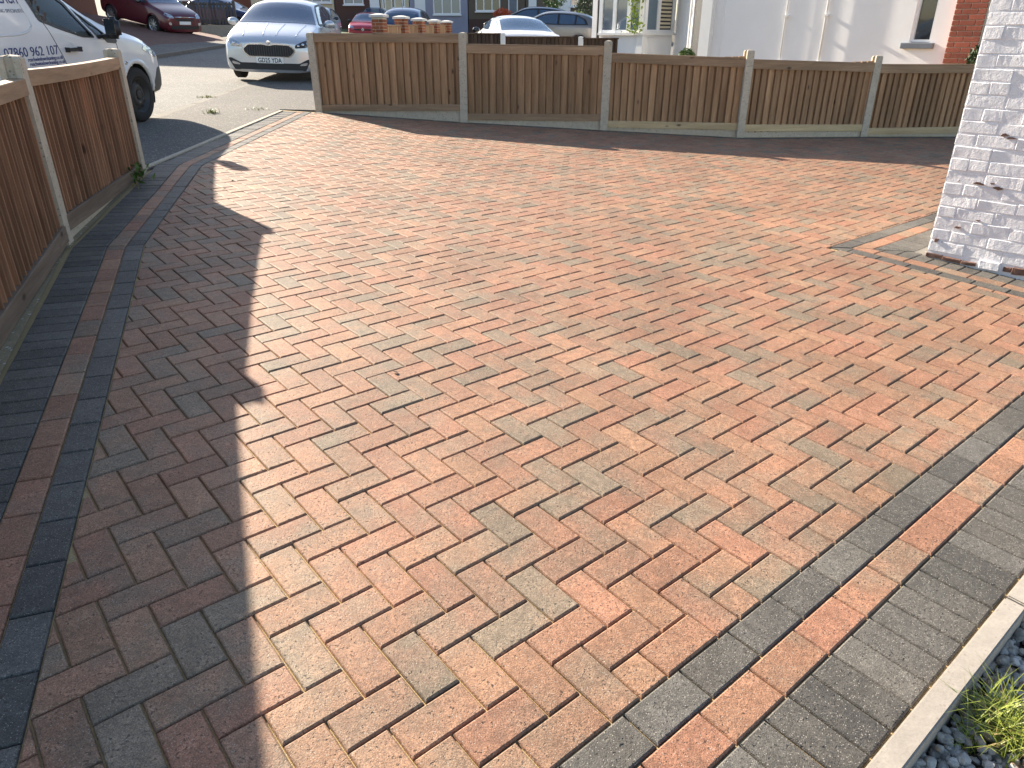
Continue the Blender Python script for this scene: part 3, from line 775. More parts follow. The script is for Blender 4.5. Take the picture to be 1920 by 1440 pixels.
    def wheels(s, xs, track, r_, wd, rim, style='alloy', dz=0.0, arch=True, lip=None):
        for xx in xs:
            for sg in (1,-1):
                w_ = obj('wheel', None, s.root, (xx, sg*(track-wd/2), r_+dz))
                t = MB().lathe([(rim,-wd*.42),(rim+.02,-wd*.5),(r_-.02,-wd*.47),(r_,-wd*.36),(r_,wd*.36),(r_-.02,wd*.47),(rim+.02,wd*.5),(rim,wd*.42)], 40, 'y', True)
                t.build('tyre', M['tyre'], w_, smooth=True)
                o_ = sg
                mb = MB()
                if style == 'steel':
                    mb.lathe([(rim+.004,o_*wd*.46),(rim-.012,o_*wd*.38),(rim-.03,o_*wd*.2),(rim*.74,o_*wd*.14),(rim*.62,o_*wd*.30),(rim*.36,o_*wd*.36),(rim*.30,o_*wd*.24),(.0,o_*wd*.26)], 40, 'y')
                    mb.build('rim', M['steel_wheel'], w_, smooth=True)
                    hs = MB()
                    for q in range(12):
                        a_ = 2*math.pi*q/12; hs.lathe([(0,0)],3) if False else None
                        c_ = Vector((math.cos(a_)*rim*.80, o_*wd*.175, math.sin(a_)*rim*.80))
                        hs.add([c_+Vector((.019*math.cos(b_), o_*.012, .019*math.sin(b_))) for b_ in [2*math.pi*e/8 for e in range(8)]], [list(range(8))])
                    hs.build('vent_hole', M['ink'], w_)
                    MB().lathe([(.055,o_*wd*.26),(.055,o_*wd*.36),(.04,o_*wd*.40),(0,o_*wd*.40)], 20, 'y').build('hub_cap', M['black_plastic'], w_)
                else:
                    mb.lathe([(rim+.004,o_*wd*.46),(rim-.015,o_*wd*.40),(rim-.02,-o_*wd*.1)], 40, 'y')
                    mb.lathe([(.06,o_*wd*.22),(.06,o_*wd*.38),(0,o_*wd*.40)], 20, 'y')
                    for q in range(9):
                        a_ = 2*math.pi*q/9; ca, sa = math.cos(a_), math.sin(a_); tx = Vector((-sa,0,ca)); rd = Vector((ca,0,sa))
                        A_, B_ = rd*.04, rd*(rim-.01); yv = Vector((0,o_,0))
                        V = []
                        for P_, hw in ((A_,.028),(B_,.018)): V += [P_-tx*hw+yv*wd*.26, P_+tx*hw+yv*wd*.26, P_+tx*hw*.8+yv*wd*.38, P_-tx*hw*.8+yv*wd*.38]
                        mb.add(V, [[0,1,2,3],[7,6,5,4]]+[[i,(i+1)%4+0,(i+1)%4+4,i+4] for i in range(4)])
                    mb.build('rim', M['alloy'], w_)
                    MB().lathe([(rim-.02,-o_*wd*.05),(0,-o_*wd*.05)], 24, 'y').build('brake_disc', M['dark_metal'], w_)
        if arch:
            ra = r_ + .055
            s.cut(lambda c: abs(c.y) > .45 and any((c.x-xx)**2 + (c.z-r_-dz)**2 < ra**2 for xx in xs))
            for xx in xs:
                for sg in (1,-1):
                    mb = MB(); N_ = 24; V = []; yo = None
                    V = []
                    for i in range(N_+1):
                        a_ = R(-15) + R(210)*i/N_
                        ca, sa = math.cos(a_), math.sin(a_)
                        p1, _ = s.hit('y', sg, xx+ca*(ra+.05), r_+dz+sa*(ra+.05))
                        yy = abs(p1.y)+.004
                        if yy < .5: yy = .5
                        V += [(xx+ca*(ra-.006), sg*(yy-.03), r_+dz+sa*(ra-.006)), (xx+ca*(ra-.004), sg*(yy+.006), r_+dz+sa*(ra-.004)), (xx+ca*(ra+.045), sg*(yy+.002), r_+dz+sa*(ra+.045)), (xx+ca*(ra+.045), sg*(yy-.02), r_+dz+sa*(ra+.045))]
                    F = [[i*4+q, i*4+4+q, i*4+5+q, i*4+1+q] for i in range(N_) for q in range(3)]
                    mb.add(V, F).build('arch_lip', lip or s.paint, s.root, smooth=True)
                    # dark wheel well
                    lw = MB(); V = []
                    for i in range(N_+1):
                        a_ = R(-20) + R(220)*i/N_; V += [(xx+math.cos(a_)*ra, sg*.42, r_+dz+math.sin(a_)*ra), (xx+math.cos(a_)*ra, sg*(track-.03), r_+dz+math.sin(a_)*ra)]
                    lw.add(V, [[i*2,i*2+1,i*2+3,i*2+2] for i in range(N_)]); lw.add([(xx+ra*math.cos(R(15*q)), sg*.43, r_+dz+ra*math.sin(R(15*q))) for q in range(13)], [list(range(13))])
                    lw.build('wheel_well', M['black_plastic'], s.root)
    def slab(s, name, poly, axis, sgn, m, off, depth, parent=None, smooth=1):
        "a solid plate standing proud of the body"
        return s.patch(name, poly, axis, sgn, m, off, parent, smooth, .06, depth)
    def plate(s, sgn, z, body, m=None, x=None, wd=.52, h=.111, rot=0.0, ts=.085):
        p, _ = s.hit('x', sgn, 0, z); xx = p.x + sgn*.014
        pl_ = obj('number_plate', None, s.root, (xx,0,z)); pl_.rotation_euler = (0, rot, 0)
        MB().cbox(-.006,.006,-wd/2,wd/2,-h/2,h/2,.003).build('plate', m or M['plate_white'], pl_)
        if body:
            me = text_mesh(body, ts*1.35, M['ink'], .82, 'CENTER', .0015)
            o = obj('lettering', me, pl_, (sgn*.0075, 0, -ts*.46)); o.rotation_euler = (math.pi/2, 0, sgn*math.pi/2)
        return pl_
def mirror_y(P): return [(-p[0], p[1]) for p in P][::-1]
def flipu(P): return [(p[0], p[1]) for p in P]
HATCH = [(-2.05,.66,.42,.78,.86,.60),(-1.99,.82,.33,.88,1.02,.68),(-1.84,.87,.27,.94,1.24,.64),(-1.55,.885,.24,.96,1.40,.62),(-1.1,.89,.22,.96,1.465,.61),(-.5,.89,.2,.95,1.485,.61),(0,.89,.2,.94,1.465,.61),(.33,.89,.2,.93,1.40,.64),(.72,.89,.2,.93,1.19,.72),(1.08,.885,.2,.91,1.01,.80),(1.45,.88,.2,.86,.95,.80),(1.80,.875,.18,.76,.87,.78),(2.00,.855,.16,.67,.78,.77),(2.07,.79,.18,.58,.70,.71)]
def scaled(st, L, W, H, L0=4.1, W0=1.78, H0=1.47): return [(x*L/L0, w_*W/W0, zb*H/H0, zs*H/H0, zt*H/H0, wt*W/W0) for x,w_,zb,zs,zt,wt in st]
def side_windows(c, glass, sx=1.0, sz=1.0, frame=True):
    for sg in (1,-1):
        outl = [(-1.62,1.02),(-1.50,1.22),(-1.15,1.36),(-.5,1.40),(.1,1.37),(.40,1.27),(.88,1.02),(.80,.985),(-.6,.99)]
        c.patch('window_trim', [(p[0]*sx,p[1]*sz) for p in outl], 'y', sg, M['black_plastic'], .003)
        for W_ in ([(-.36,1.02),(-.36,1.36),(.08,1.335),(.36,1.245),(.76,1.03)], [(-1.05,1.03),(-1.08,1.335),(-.46,1.365),(-.44,1.02)], [(-1.50,1.05),(-1.42,1.2),(-1.15,1.32),(-1.13,1.04)]):
            c.patch('side_window', [(p[0]*sx,p[1]*sz) for p in W_], 'y', sg, glass, .008)

# silver hatchback facing the camera
c = Car('parked_car', 'silver hatchback with a black ribbed grille, facing the camera beside the fence', 'car', HATCH, M['p_silver'], -4.92, 17.5, R(180-4.6))
c.wheels((1.27,-1.28), .88, .315, .2, .215, 'alloy')
c.patch('windscreen', [(.28,-.585),(.28,.585),(1.02,.77),(1.07,0),(1.02,-.77)], 'z', 1, M['glass_car'], .006, smooth=1)
side_windows(c, M['glass_car'])
c.patch('rear_window', [(-.50,1.02),(.50,1.02),(.44,1.33),(-.44,1.33)], 'x', -1, M['glass_car'], .006)
gp_ = [(-.47,.60),(-.48,.555),(-.38,.465),(.38,.465),(.48,.555),(.47,.60),(.38,.665),(.12,.672),(0,.65),(-.12,.672),(-.38,.665)]
c.patch('grille_surround', [(p[0]*1.055,(p[1]-.565)*1.17+.565) for p in gp_], 'x', 1, M['chrome'], .010)
gr = c.patch('grille', gp_, 'x', 1, M['black_plastic'], .014)
for i in range(19):
    yy = -.405+.045*i; z1 = .655 if abs(yy) < .36 else .62; z0 = .478 if abs(yy) < .37 else .515
    p, _ = c.hit('x', 1, yy, .565); q, _ = c.hit('x', 1, yy, z1)
    MB().tube([(c.hit('x',1,yy,z0)[0].x+.020,yy,z0),(p.x+.022,yy,.565),(q.x+.020,yy,z1)], .0055, 5).build('grille_bar', M['grey_plastic'], gr)
for sg in (1,-1):
    h_ = [(sg*.50,.615),(sg*.51,.675),(sg*.66,.745),(sg*.83,.79),(sg*.845,.70),(sg*.72,.635)]
    hl = c.patch('headlight', h_ if sg > 0 else h_[::-1], 'x', 1, M['headlamp_dark'] if sg > 0 else M['headlamp'], .010, cell=.03)  # one lamp lighter than its twin: sun glint put into the colour
    for yy in (.57,.66,.745):
        p, _ = c.hit('x', 1, sg*yy, .66+(yy-.57)*.25); mb = MB()
        mb.lathe([(0,.02),(.018,.018),(.026,.006),(.027,-.01)], 14, 'y'); mb.V = [Vector((p.x+v.y+.004, sg*yy+v.x, (.66+(yy-.57)*.25)+v.z)) for v in mb.V]
        mb.build('lamp_lens', M['chrome'], hl, smooth=True)
c.patch('lower_intake', [(-.68,.215),(-.79,.42),(-.74,.43),(-.56,.345),(.56,.345),(.74,.43),(.79,.42),(.68,.215)], 'x', 1, M['black_plastic'], .008)
for sg in (1,-1):
    f_ = [(sg*.56,.305),(sg*.60,.345),(sg*.73,.375),(sg*.71,.315)]
    c.patch('fog_light', f_ if sg > 0 else f_[::-1], 'x', 1, M['headlamp'], .018, cell=.03)
c.patch('front_splitter', [(-.76,.175),(-.72,.225),(.72,.225),(.76,.175)], 'x', 1, M['p_silver'], .03)
c.plate(1, .395, 'GD25 YDA')
for sg in (1,-1):
    mr = MB(); me = bmesh.new(); bmesh.ops.create_uvsphere(me, u_segments=16, v_segments=10, radius=1)
    for v in me.verts: v.co = Vector((v.co.x*.075, v.co.y*.11, v.co.z*.075)) + Vector((.62, sg*.985, 1.03))
    mm = bpy.data.meshes.new('mirror'); me.to_mesh(mm); me.free(); mm.materials.append(M['p_silver']); [setattr(p,'use_smooth',True) for p in mm.polygons]
    mi = obj('mirror', mm, c.root); MB().cbox(.545,.60,sg*.985-.095,sg*.985+.095,.965,1.01,.01).build('mirror_base', M['black_plastic'], mi)
    MB().box(.60,.64,sg*.90-.04,sg*.90+.04,.98,1.01).build('mirror_arm', M['black_plastic'], mi)
for sg in (.17,-.17, .52,-.52):
    pts = []
    for i in range(9):
        xx = 1.12+.8*i/8; yy = sg*(1-.28*i/8) if abs(sg) < .3 else sg*(1.12-.16*i/8); pts.append(c.hit('z',1,xx,yy)[0]+Vector((0,0,-.004)))
    MB().tube(pts, .011, 6).build('bonnet_crease', M['p_silver'], c.root, smooth=True)
p, _ = c.hit('x', 1, 0, .715); mb = MB().lathe([(0,.006),(.035,.005),(.042,0)], 20, 'y'); mb.V = [Vector((p.x+v.y+.008, v.x, .715+v.z)) for v in mb.V]; mb.build('badge', M['chrome'], c.root)
for sg in (1,-1):
    MB().cbox(-.30,-.10,sg*.895-.014,sg*.895+.014,.86,.885,.006).build('door_handle', M['p_silver'], c.root); MB().cbox(-1.2,-1.0,sg*.895-.014,sg*.895+.014,.88,.905,.006).build('door_handle', M['p_silver'], c.root)
c.cut(lambda q: False); c.finish()

# white van at the left
VAN = [(-2.2,.80,.42,1.00,1.58,.70),(-2.13,.87,.33,1.06,1.69,.75),(-1.6,.905,.28,1.10,1.73,.77),(-.9,.905,.26,1.10,1.73,.77),(-.40,.905,.25,1.08,1.71,.76),(-.08,.905,.25,1.06,1.62,.745),(.34,.905,.25,1.04,1.41,.735),(.70,.90,.25,1.01,1.22,.75),(1.02,.895,.25,.98,1.09,.78),(1.45,.89,.25,.92,1.02,.78),(1.82,.87,.25,.82,.94,.74),(2.05,.79,.27,.68,.81,.66),(2.17,.60,.33,.52,.65,.50)]  # roof is out of view; its height is shaped to place the van shadow
hv = R(4); fv = Vector((math.sin(hv), math.cos(hv))); lv = Vector((-fv.y, fv.x))
ac = Vector((-4.663,9.703)) + lv*.885 - fv*1.28
van = Car('parked_van', 'white panel van with blue phone number lettering, parked behind the left fence', 'van', VAN, M['p_white'], ac.x, ac.y, hv, level=3)
van.wheels((1.28,-1.45), .885, .318, .205, .20, 'steel')
door_glass = [(-.30,1.16),(-.42,1.50),(-.02,1.50),(.30,1.32),(.53,.99),(.30,1.005),(.06,1.07),(-.12,1.115)]
quarter = [(.40,1.27),(.70,1.09),(.80,1.0),(.60,.985)]
wind = [(-.02,-.68),(-.02,.68),(.95,.77),(1.01,0),(.95,-.77)]
def inpoly(P, x, z):
    r_ = False
    for i in range(len(P)):
        (x0,z0),(x1,z1) = P[i][:2], P[i-1][:2]
        if (z0 > z) != (z1 > z) and x < (x1-x0)*(z-z0)/(z1-z0)+x0: r_ = not r_
    return r_
DG = [tuple(p) for p in chaikin(door_glass, 2)]; QG = [tuple(p) for p in chaikin(quarter, 1)]; WG = [tuple(p) for p in chaikin(wind, 1)]
def ringpatch(c, name, poly, axis, sg, m, grow, off):
    "a thin rubber frame round an opening"
    P = [Vector(p) for p in poly]; ctr = sum(P, Vector((0,0)))/len(P); bm = bmesh.new(); V0 = []; V1 = []; V2 = []
    for p in P:
        q = p + (p-ctr).normalized()*grow; q2 = p - (p-ctr).normalized()*.028
        a_, nn = c.hit(axis, sg, q.x, q.y); b_, _ = c.hit(axis, sg, q2.x, q2.y)
        V0.append(bm.verts.new(a_+nn*off)); V1.append(bm.verts.new(b_+nn*off)); V2.append(bm.verts.new(b_-nn*.03))
    n = len(P)
    for i in range(n):
        j = (i+1)%n; bm.faces.new((V0[i],V0[j],V1[j],V1[i])); bm.faces.new((V1[i],V1[j],V2[j],V2[i]))
    bmesh.ops.recalc_face_normals(bm, faces=bm.faces[:]); me = bpy.data.meshes.new(name); bm.to_mesh(me); bm.free(); me.materials.append(m); return obj(name, me, c.root)
for sg in (1,-1):
    ringpatch(van, 'window_seal', DG, 'y', sg, M['black_plastic'], .016, .003); ringpatch(van, 'window_seal', QG, 'y', sg, M['black_plastic'], .016, .0035)
    van.patch('door_window', DG, 'y', sg, M['glass_clear'], -.006, smooth=0, skirt=0.0); van.patch('quarter_window', QG, 'y', sg, M['glass_clear'], -.006, smooth=0, skirt=0.0)
ringpatch(van, 'screen_seal', WG, 'z', 1, M['black_plastic'], .02, .003)
van.patch('windscreen', WG, 'z', 1, M['glass_clear'], -.004, smooth=0, skirt=0.0)
van.cut(lambda q: (inpoly(DG,q.x,q.z) or inpoly(QG,q.x,q.z)) and abs(q.y) > .5 and q.z > .9)
van.cut(lambda q: inpoly(WG,q.x,q.y) and q.z > 1.0)
# cab: bulkhead, dashboard, wheel, two seats
MB().box(-.92,-.89,-.80,.80,.4,1.60).build('bulkhead', M['grey_plastic'], van.root)
D_ = [(.72,-.82,.55),(.72,.82,.55),(.72,.82,.96),(.72,-.82,.96),(.95,-.82,1.04),(.95,.82,1.04),(1.3,-.8,1.0),(1.3,.8,1.0),(1.3,-.8,.55),(1.3,.8,.55)]
MB().add([(x-.3,y,z) for x,y,z in D_], [[0,1,2,3],[3,2,5,4],[4,5,7,6],[6,7,9,8],[0,3,4,6,8],[1,9,7,5,2]]).build('dashboard', M['black_plastic'], van.root)
sw = MB(); sw.lathe([(.185,-.012),(.2,0),(.185,.012),(.172,0)], 28, 'z', True); sw.box(-.18,.18,-.014,.014,-.006,.006)
o = sw.build('steering_wheel', M['black_plastic'], van.root, (.27,-.40,1.04)); o.rotation_euler = (0, R(-62), 0)
for sg in (1,-1):
    st_ = MB().cbox(-.72,-.15,sg*.42-.24,sg*.42+.24,.5,.72,.05).cbox(-.77,-.63,sg*.42-.23,sg*.42+.23,.68,1.22,.04).cbox(-.76,-.66,sg*.42-.13,sg*.42+.13,1.25,1.45,.03)
    st_.build('seat', M['grey_plastic'], van.root)
for sg in (1,-1):
    # raised pressing of the side panel, door seams, handle, rubbing trims
    van.patch('side_pressing', [(-1.9,1.07),(-1.9,1.70),(-.62,1.70),(-.52,1.36),(-.40,1.12),(-.50,1.05),(-.75,1.035),(-1.7,1.04)], 'y', sg, M['p_white'], -.012, smooth=2) if False else None
    pts = [(-.40,1.70),(-.40,1.45),(-.28,1.15),(-.10,.78),(-.06,.42)]
    for nm, L_ in (('door_seam', [(-.52,1.72),(-.44,1.52),(-.26,1.15),(-.08,.76),(-.02,.42)]), ('door_seam', [(.93,.97),(.96,.88),(.92,.62),(.86,.40)]), ('door_seam', [(-.02,.42),(.86,.40)]), ('panel_crease', [(-1.9,1.045),(-.72,1.04),(-.52,1.07),(-.44,1.14),(-.50,1.34),(-.60,1.7)])):
        P_ = []
        for i in range(len(L_)-1):
            for q in range(6):
                u = Vector(L_[i]).lerp(Vector(L_[i+1]), q/6); P_.append(u)
        P_.append(Vector(L_[-1]))
        for _ in range(3): P_ = [P_[0]] + [(P_[i-1]+P_[i]*2+P_[i+1])/4 for i in range(1,len(P_)-1)] + [P_[-1]]
        pp_ = [van.hit('y', sg, u.x, u.y)[0] for u in P_]
        if nm == 'door_seam': MB().tube(pp_, .0045, 5).build(nm, M['grey_plastic'], van.root)
        else: MB().tube([v + Vector((0,-sg*.004,0)) for v in pp_], .012, 7).build(nm, M['p_white'], van.root, smooth=True)
    hd = MB().cbox(-.045,.17,sg*.905,sg*.94,.872,.902,.009)
    hd.build('door_handle', M['black_plastic'], van.root)
    p, _ = van.hit('y', sg, .06, .89); mb = MB().lathe([(.052,.0012),(.056,.003),(.060,.0012)], 28, 'y'); mb.V = [Vector((.06+v.x, p.y+sg*v.y, .892+v.z)) for v in mb.V]; mb.build('handle_recess', M['p_white'], van.root)
    p, _ = van.hit('y', sg, 1.06, .70); mb = MB().lathe([(0,.008),(.02,.007),(.026,0)], 16, 'y'); mb.V = [Vector((1.06+v.x*1.3, p.y+sg*v.y, .70+v.z)) for v in mb.V]; mb.build('side_repeater', M['headlamp'], van.root)
    # door mirror
    me = bmesh.new(); bmesh.ops.create_cube(me, size=1)
    for v in me.verts: v.co = Vector((v.co.x*.12 + (.02 if v.co.z > 0 else 0), v.co.y*.17*(1 if v.co.z < 0 else .8), v.co.z*.23)) + Vector((.70, sg*1.025, 1.09))
    bmesh.ops.bevel(me, geom=me.edges[:], offset=.042, segments=3, affect='EDGES'); mm = bpy.data.meshes.new('mirror'); me.to_mesh(mm); me.free(); mm.materials.append(M['black_plastic']); [setattr(q,'use_smooth',True) for q in mm.polygons]
    mi = obj('mirror', mm, van.root); MB().cbox(.635,.641,sg*1.025-.06,sg*1.025+.06,1.02,1.18,.002).build('mirror_glass', M['glass_house'], mi)
    MB().tube([(.72,sg*.86,.99),(.72,sg*.95,1.0),(.71,sg*1.02,1.03)], .03, 8).build('mirror_arm', M['black_plastic'], mi)
    van.patch('mirror_corner', [(.70,.99),(.86,1.03),(.99,.95),(.94,.915),(.76,.93)], 'y', sg, M['grey_plastic'], .006)
    h_ = [(sg*.50,.70),(sg*.54,.83),(sg*.72,.92),(sg*.80,.90),(sg*.79,.76),(sg*.66,.70)]
    van.patch('headlight', h_ if sg > 0 else h_[::-1], 'x', 1, M['headlamp'], .01, cell=.03)
    van.patch('headlight', [(1.50,.835),(1.60,.885),(1.84,.80),(1.96,.70),(1.76,.735)], 'y', sg, M['headlamp'], .008, cell=.04)
    van.patch('bumper_corner', [(1.66,.26),(1.70,.46),(1.82,.60),(2.06,.62),(2.17,.5),(2.12,.28)], 'y', sg, M['grey_plastic'], .006)
    van.patch('sill_trim', [(.86,.27),(.86,.36),(-1.02,.37),(-1.02,.28)], 'y', sg, M['grey_plastic'], .008, smooth=0)
van.patch('front_bumper', [(-.72,.28),(-.74,.56),(.74,.56),(.72,.28)], 'x', 1, M['grey_plastic'], .012)
van.patch('grille', [(-.42,.60),(-.44,.70),(.44,.70),(.42,.60)], 'x', 1, M['black_plastic'], .012)
for body, x0, x1, z0, size, m in (('REACH', -.82, -.505, 1.312, .165, 'ink_blue'), ('CLEANING SPECIALISTS', -.98, -.48, 1.235, .043, 'ink_grey'), ('07860 962 107', -.97, -.165, .852, .122, 'ink_blue'), ('reachwindowcleaning.co.uk', -.67, -.12, .806, .052, 'ink_blue'), ('reachwindowcleaning.co.uk', -.655, -.10, .765, .052, 'ink_blue')):
    me = text_mesh(body, size, M[m], 1.0); w_ = max(v.co.x for v in me.vertices); w0_ = min(v.co.x for v in me.vertices)
    for v in me.vertices: v.co.x = (v.co.x-w0_)*(x1-x0)/(w_-w0_)
    for v in me.vertices:
        p, _ = van.hit('y', -1, x0+v.co.x, z0+v.co.y); v.co = Vector((x0+v.co.x, p.y-.0025-v.co.z, z0+v.co.y))
    obj('lettering', me, van.root)
for sg in (1,-1): van.patch('roof_gutter', [(-2.0,-.02),(-2.0,.02)], 'z', 1, M['p_white']) if False else None
van.finish()

# ------------------------------------------------------------------ plain cars farther off
def far_car(label, paint_m, px, roof_py, Y, head, L=4.0, W=1.75, H=1.47, kind='hatch', extra=None, pitch=0.0, name='parked_car', dz=None, xy=None, cat='car'):
    st = scaled(HATCH, L, W, H)
    if kind == 'saloon':
        st = scaled([(-2.25,.70,.42,.80,.92,.66),(-2.18,.85,.32,.90,1.0,.76),(-1.9,.88,.27,.93,1.04,.77),(-1.55,.89,.24,.94,1.07,.75),(-1.15,.89,.22,.94,1.23,.67),(-.75,.89,.2,.94,1.38,.63),(-.3,.89,.2,.93,1.44,.62),(.1,.89,.2,.93,1.43,.62),(.45,.89,.2,.93,1.36,.63),(.85,.89,.2,.92,1.15,.68),(1.2,.885,.2,.9,1.0,.73),(1.6,.87,.2,.84,.93,.74),(1.98,.84,.2,.76,.85,.72),(2.18,.80,.22,.66,.76,.70),(2.26,.70,.26,.55,.68,.6)], L, W, H, 4.5, 1.78, 1.44)
    if kind == 'suv': st = [(x,w_,zb*1.15,zs,zt,wt*1.05) for x,w_,zb,zs,zt,wt in st]
    p = at(px, roof_py, Y) if xy is None else Vector((xy[0],xy[1],0))
    if dz is None: dz = p.z - (H+.01) - G(p.x, Y)
    c = Car(name, label, cat, st, paint_m, p.x, p.y, head, pitch=pitch, dz=dz, flat=bool(pitch))
    sx, sz = L/4.1, H/1.47; r_ = .31*H/1.47
    c.wheels((1.27*sx,-1.28*sx), .88*W/1.78, r_, .2, .215, 'alloy')
    c.patch('windscreen', [(.28*sx,-.56),(.28*sx,.56),(1.02*sx,.73),(1.06*sx,0),(1.02*sx,-.73)], 'z', 1, M['glass_car'], .006)
    if kind == 'saloon':
        for sg in (1,-1):
            for W_ in ([(-.30,1.0),(-.30,1.33),(.12,1.32),(.44,1.23),(.86,1.01)], [(-1.2,1.02),(-.78,1.29),(-.38,1.33),(-.38,1.0)]): c.patch('side_window', W_, 'y', sg, M['glass_car'], .008)
        c.patch('rear_window', [(-1.50,-.70),(-1.54,0),(-1.50,.70),(-.72,.60),(-.72,-.60)], 'z', 1, M['glass_car'], .006)
    else: side_windows(c, M['glass_car'], sx, sz)
    if kind == 'saloon': pass
    else: c.patch('rear_window', [(-.60,.98*sz),(.60,.98*sz),(.50,1.34*sz),(-.50,1.34*sz)], 'x', -1, M['glass_car'], .008)
    for sg in (1,-1):
        h_ = [(sg*.50,.66*sz),(sg*.54,.76*sz),(sg*.74,.82*sz),(sg*.80,.74*sz),(sg*.66,.66*sz)]; c.patch('headlight', h_ if sg > 0 else h_[::-1], 'x', 1, M['headlamp'], .01)
        t_ = [(sg*.62,.74*sz),(sg*.62,.90*sz),(sg*.80,.96*sz),(sg*.82,.76*sz)]; c.patch('tail_light', t_ if sg > 0 else t_[::-1], 'x', -1, M['tail_red'], .012)
        me = bmesh.new(); bmesh.ops.create_uvsphere(me, u_segments=12, v_segments=8, radius=1)
        for v in me.verts: v.co = Vector((v.co.x*.07, v.co.y*.11, v.co.z*.075)) + Vector((.64*sx, sg*(.885*W/1.78+.09), 1.03*sz))
        mm = bpy.data.meshes.new('mirror'); me.to_mesh(mm); me.free(); mm.materials.append(M['p_black']); obj('mirror', mm, c.root)
        MB().cbox(-.30*sx,-.10*sx,sg*.9*W/1.78-.016,sg*.9*W/1.78+.014,.86*sz,.885*sz,.006).build('door_handle', paint_m, c.root)
    c.patch('grille', [(-.40,.56*sz),(-.42,.64*sz),(.42,.64*sz),(.40,.56*sz)], 'x', 1, M['black_plastic'], .01)
    c.patch('lower_intake', [(-.62,.28*sz),(-.66,.40*sz),(.66,.40*sz),(.62,.28*sz)], 'x', 1, M['black_plastic'], .01)
    if extra: extra(c, sx, sz)
    c.finish(); return c
def burg(c, sx, sz):
    c.plate(1, .50, None); c.patch('grille_bar', [(-.45,.70),(-.45,.715),(.45,.715),(.45,.70)], 'x', 1, M['chrome'], .014, smooth=0)
    for sg in (1,-1):
        f_ = [(sg*.60,.42),(sg*.62,.52),(sg*.74,.52),(sg*.72,.42)]; c.patch('fog_light', f_ if sg > 0 else f_[::-1], 'x', 1, M['headlamp'], .012)
hb = R(119); fb = Vector((math.sin(hb), math.cos(hb))); pf = at(293,65,31)
pb = Vector((pf.x,pf.y)) - fb*1.25 + Vector((-fb.y, fb.x))*(.78)
far_car('burgundy hatchback with bright alloy wheels on a sloping drive beyond the van', M['p_burgundy'], 0, 0, pb.y, hb, 3.95, 1.72, 1.48, extra=burg, pitch=R(9.5), xy=(pb.x,pb.y), dz=pf.z + .24 - G(pb.x,pb.y))
far_car('dark blue hatchback seen through the grey picket fence', M['p_blue'], 418, -4, 43, R(105), 4.0, 1.75, 1.5)
def redx(c, sx, sz):
    p, _ = c.hit('x', 1, 0, .60); mb = MB()
    mb.add([(p.x+.03,0,.70),(p.x+.03,.075,.60),(p.x+.03,0,.50),(p.x+.03,-.075,.60),(p.x+.03,0,.655),(p.x+.03,.035,.60),(p.x+.03,0,.545),(p.x+.03,-.035,.60)], [[0,1,5,4],[1,2,6,5],[2,3,7,6],[3,0,4,7]]); mb.build('badge', M['chrome'], c.root)
    c.patch('badge_band', [(-.5,.57),(-.5,.63),(.5,.63),(.5,.57)], 'x', 1, M['black_plastic'], .012, smooth=0)
far_car('red hatchback facing the camera, left of the brick pillars', M['p_red'], 687, 23, 47, R(178), 4.0, 1.73, 1.45, extra=redx)
far_car('pale blue car whose roof shows behind the red hatchback', M['p_lightblue'], 702, 13, 54, R(176), 4.2, 1.78, 1.5)
def antenna(c, sx, sz): MB().tube([(-1.3,0,1.44),(-1.5,0,1.62)], .008, 5).build('aerial', M['black_plastic'], c.root)
far_car('blue hatchback seen from behind, parked beyond the brick pillars', M['p_blue'], 765, 14, 31, R(3), 3.9, 1.70, 1.47, extra=antenna)
far_car('white saloon seen from behind with a wide rear window', M['p_white'], 962, 28, 23, R(-13), 4.4, 1.80, 1.38, 'saloon')
far_car('taupe grey estate parked side-on with a red tail light', M['p_taupe'], 1030, 20, 34, R(-82), 4.2, 1.75, 1.52)
far_car('black off-road car parked side-on behind the taupe estate', M['p_navy'], 992, 12, 42, R(-86), 4.6, 1.85, 1.66, 'suv')
far_car('pale silver car half hidden behind the silver hatchback', M['p_lightblue'], 592, 12, 38, R(175), 4.1, 1.75, 1.5)

# ------------------------------------------------------------------ neighbour's things behind the far fence
f2 = [at(868,62,20.2), at(943,62,19.7), at(1089,69,19.4), at(1207,72,18.9)]
f2z = [(1.545,1.545),(1.44,1.44),(1.40,1.375)]
for i in range(3):
    a, b = Vector(f2[i][:2]), Vector(f2[i+1][:2]); t = (b-a).normalized(); a_, b_ = a+t*.06, b-t*.06
    z0 = G(a.x,a.y); za = at(0,[61.7,68,70.8][i],a.y).z
    za = at([905,1015,1150][i], [61.7,68,70.8][i], (a.y+b.y)/2).z
    fence_panel('boarded_fence', ['dark brown boarded fence between the brick pillars and the first white post', 'dark brown boarded fence between two white posts, below the white saloon', 'dark brown boarded fence running up to the white bay window'][i], a_, b_, (za,za), (z0+.03,G(b.x,b.y)+.03), [9,18,15][i], ('wood_dark','wood_dark','wood_dark'), 'dark boarded fences in front of the far cars', capw=0, seed=60+i, rail=.03)
for i in (1,2):
    p = f2[i]; z = G(p.x,p.y); o = obj('fence_post', post_mesh(p.z-z+.01, .12, .1, m='white_paint'), None, (p.x,p.y,z), 0)
    tag(o, ['white fence post left of the taupe estate, in front of the white saloon','white fence post below the red tail light of the taupe estate'][i-1], 'post', 'white posts of the dark fence')
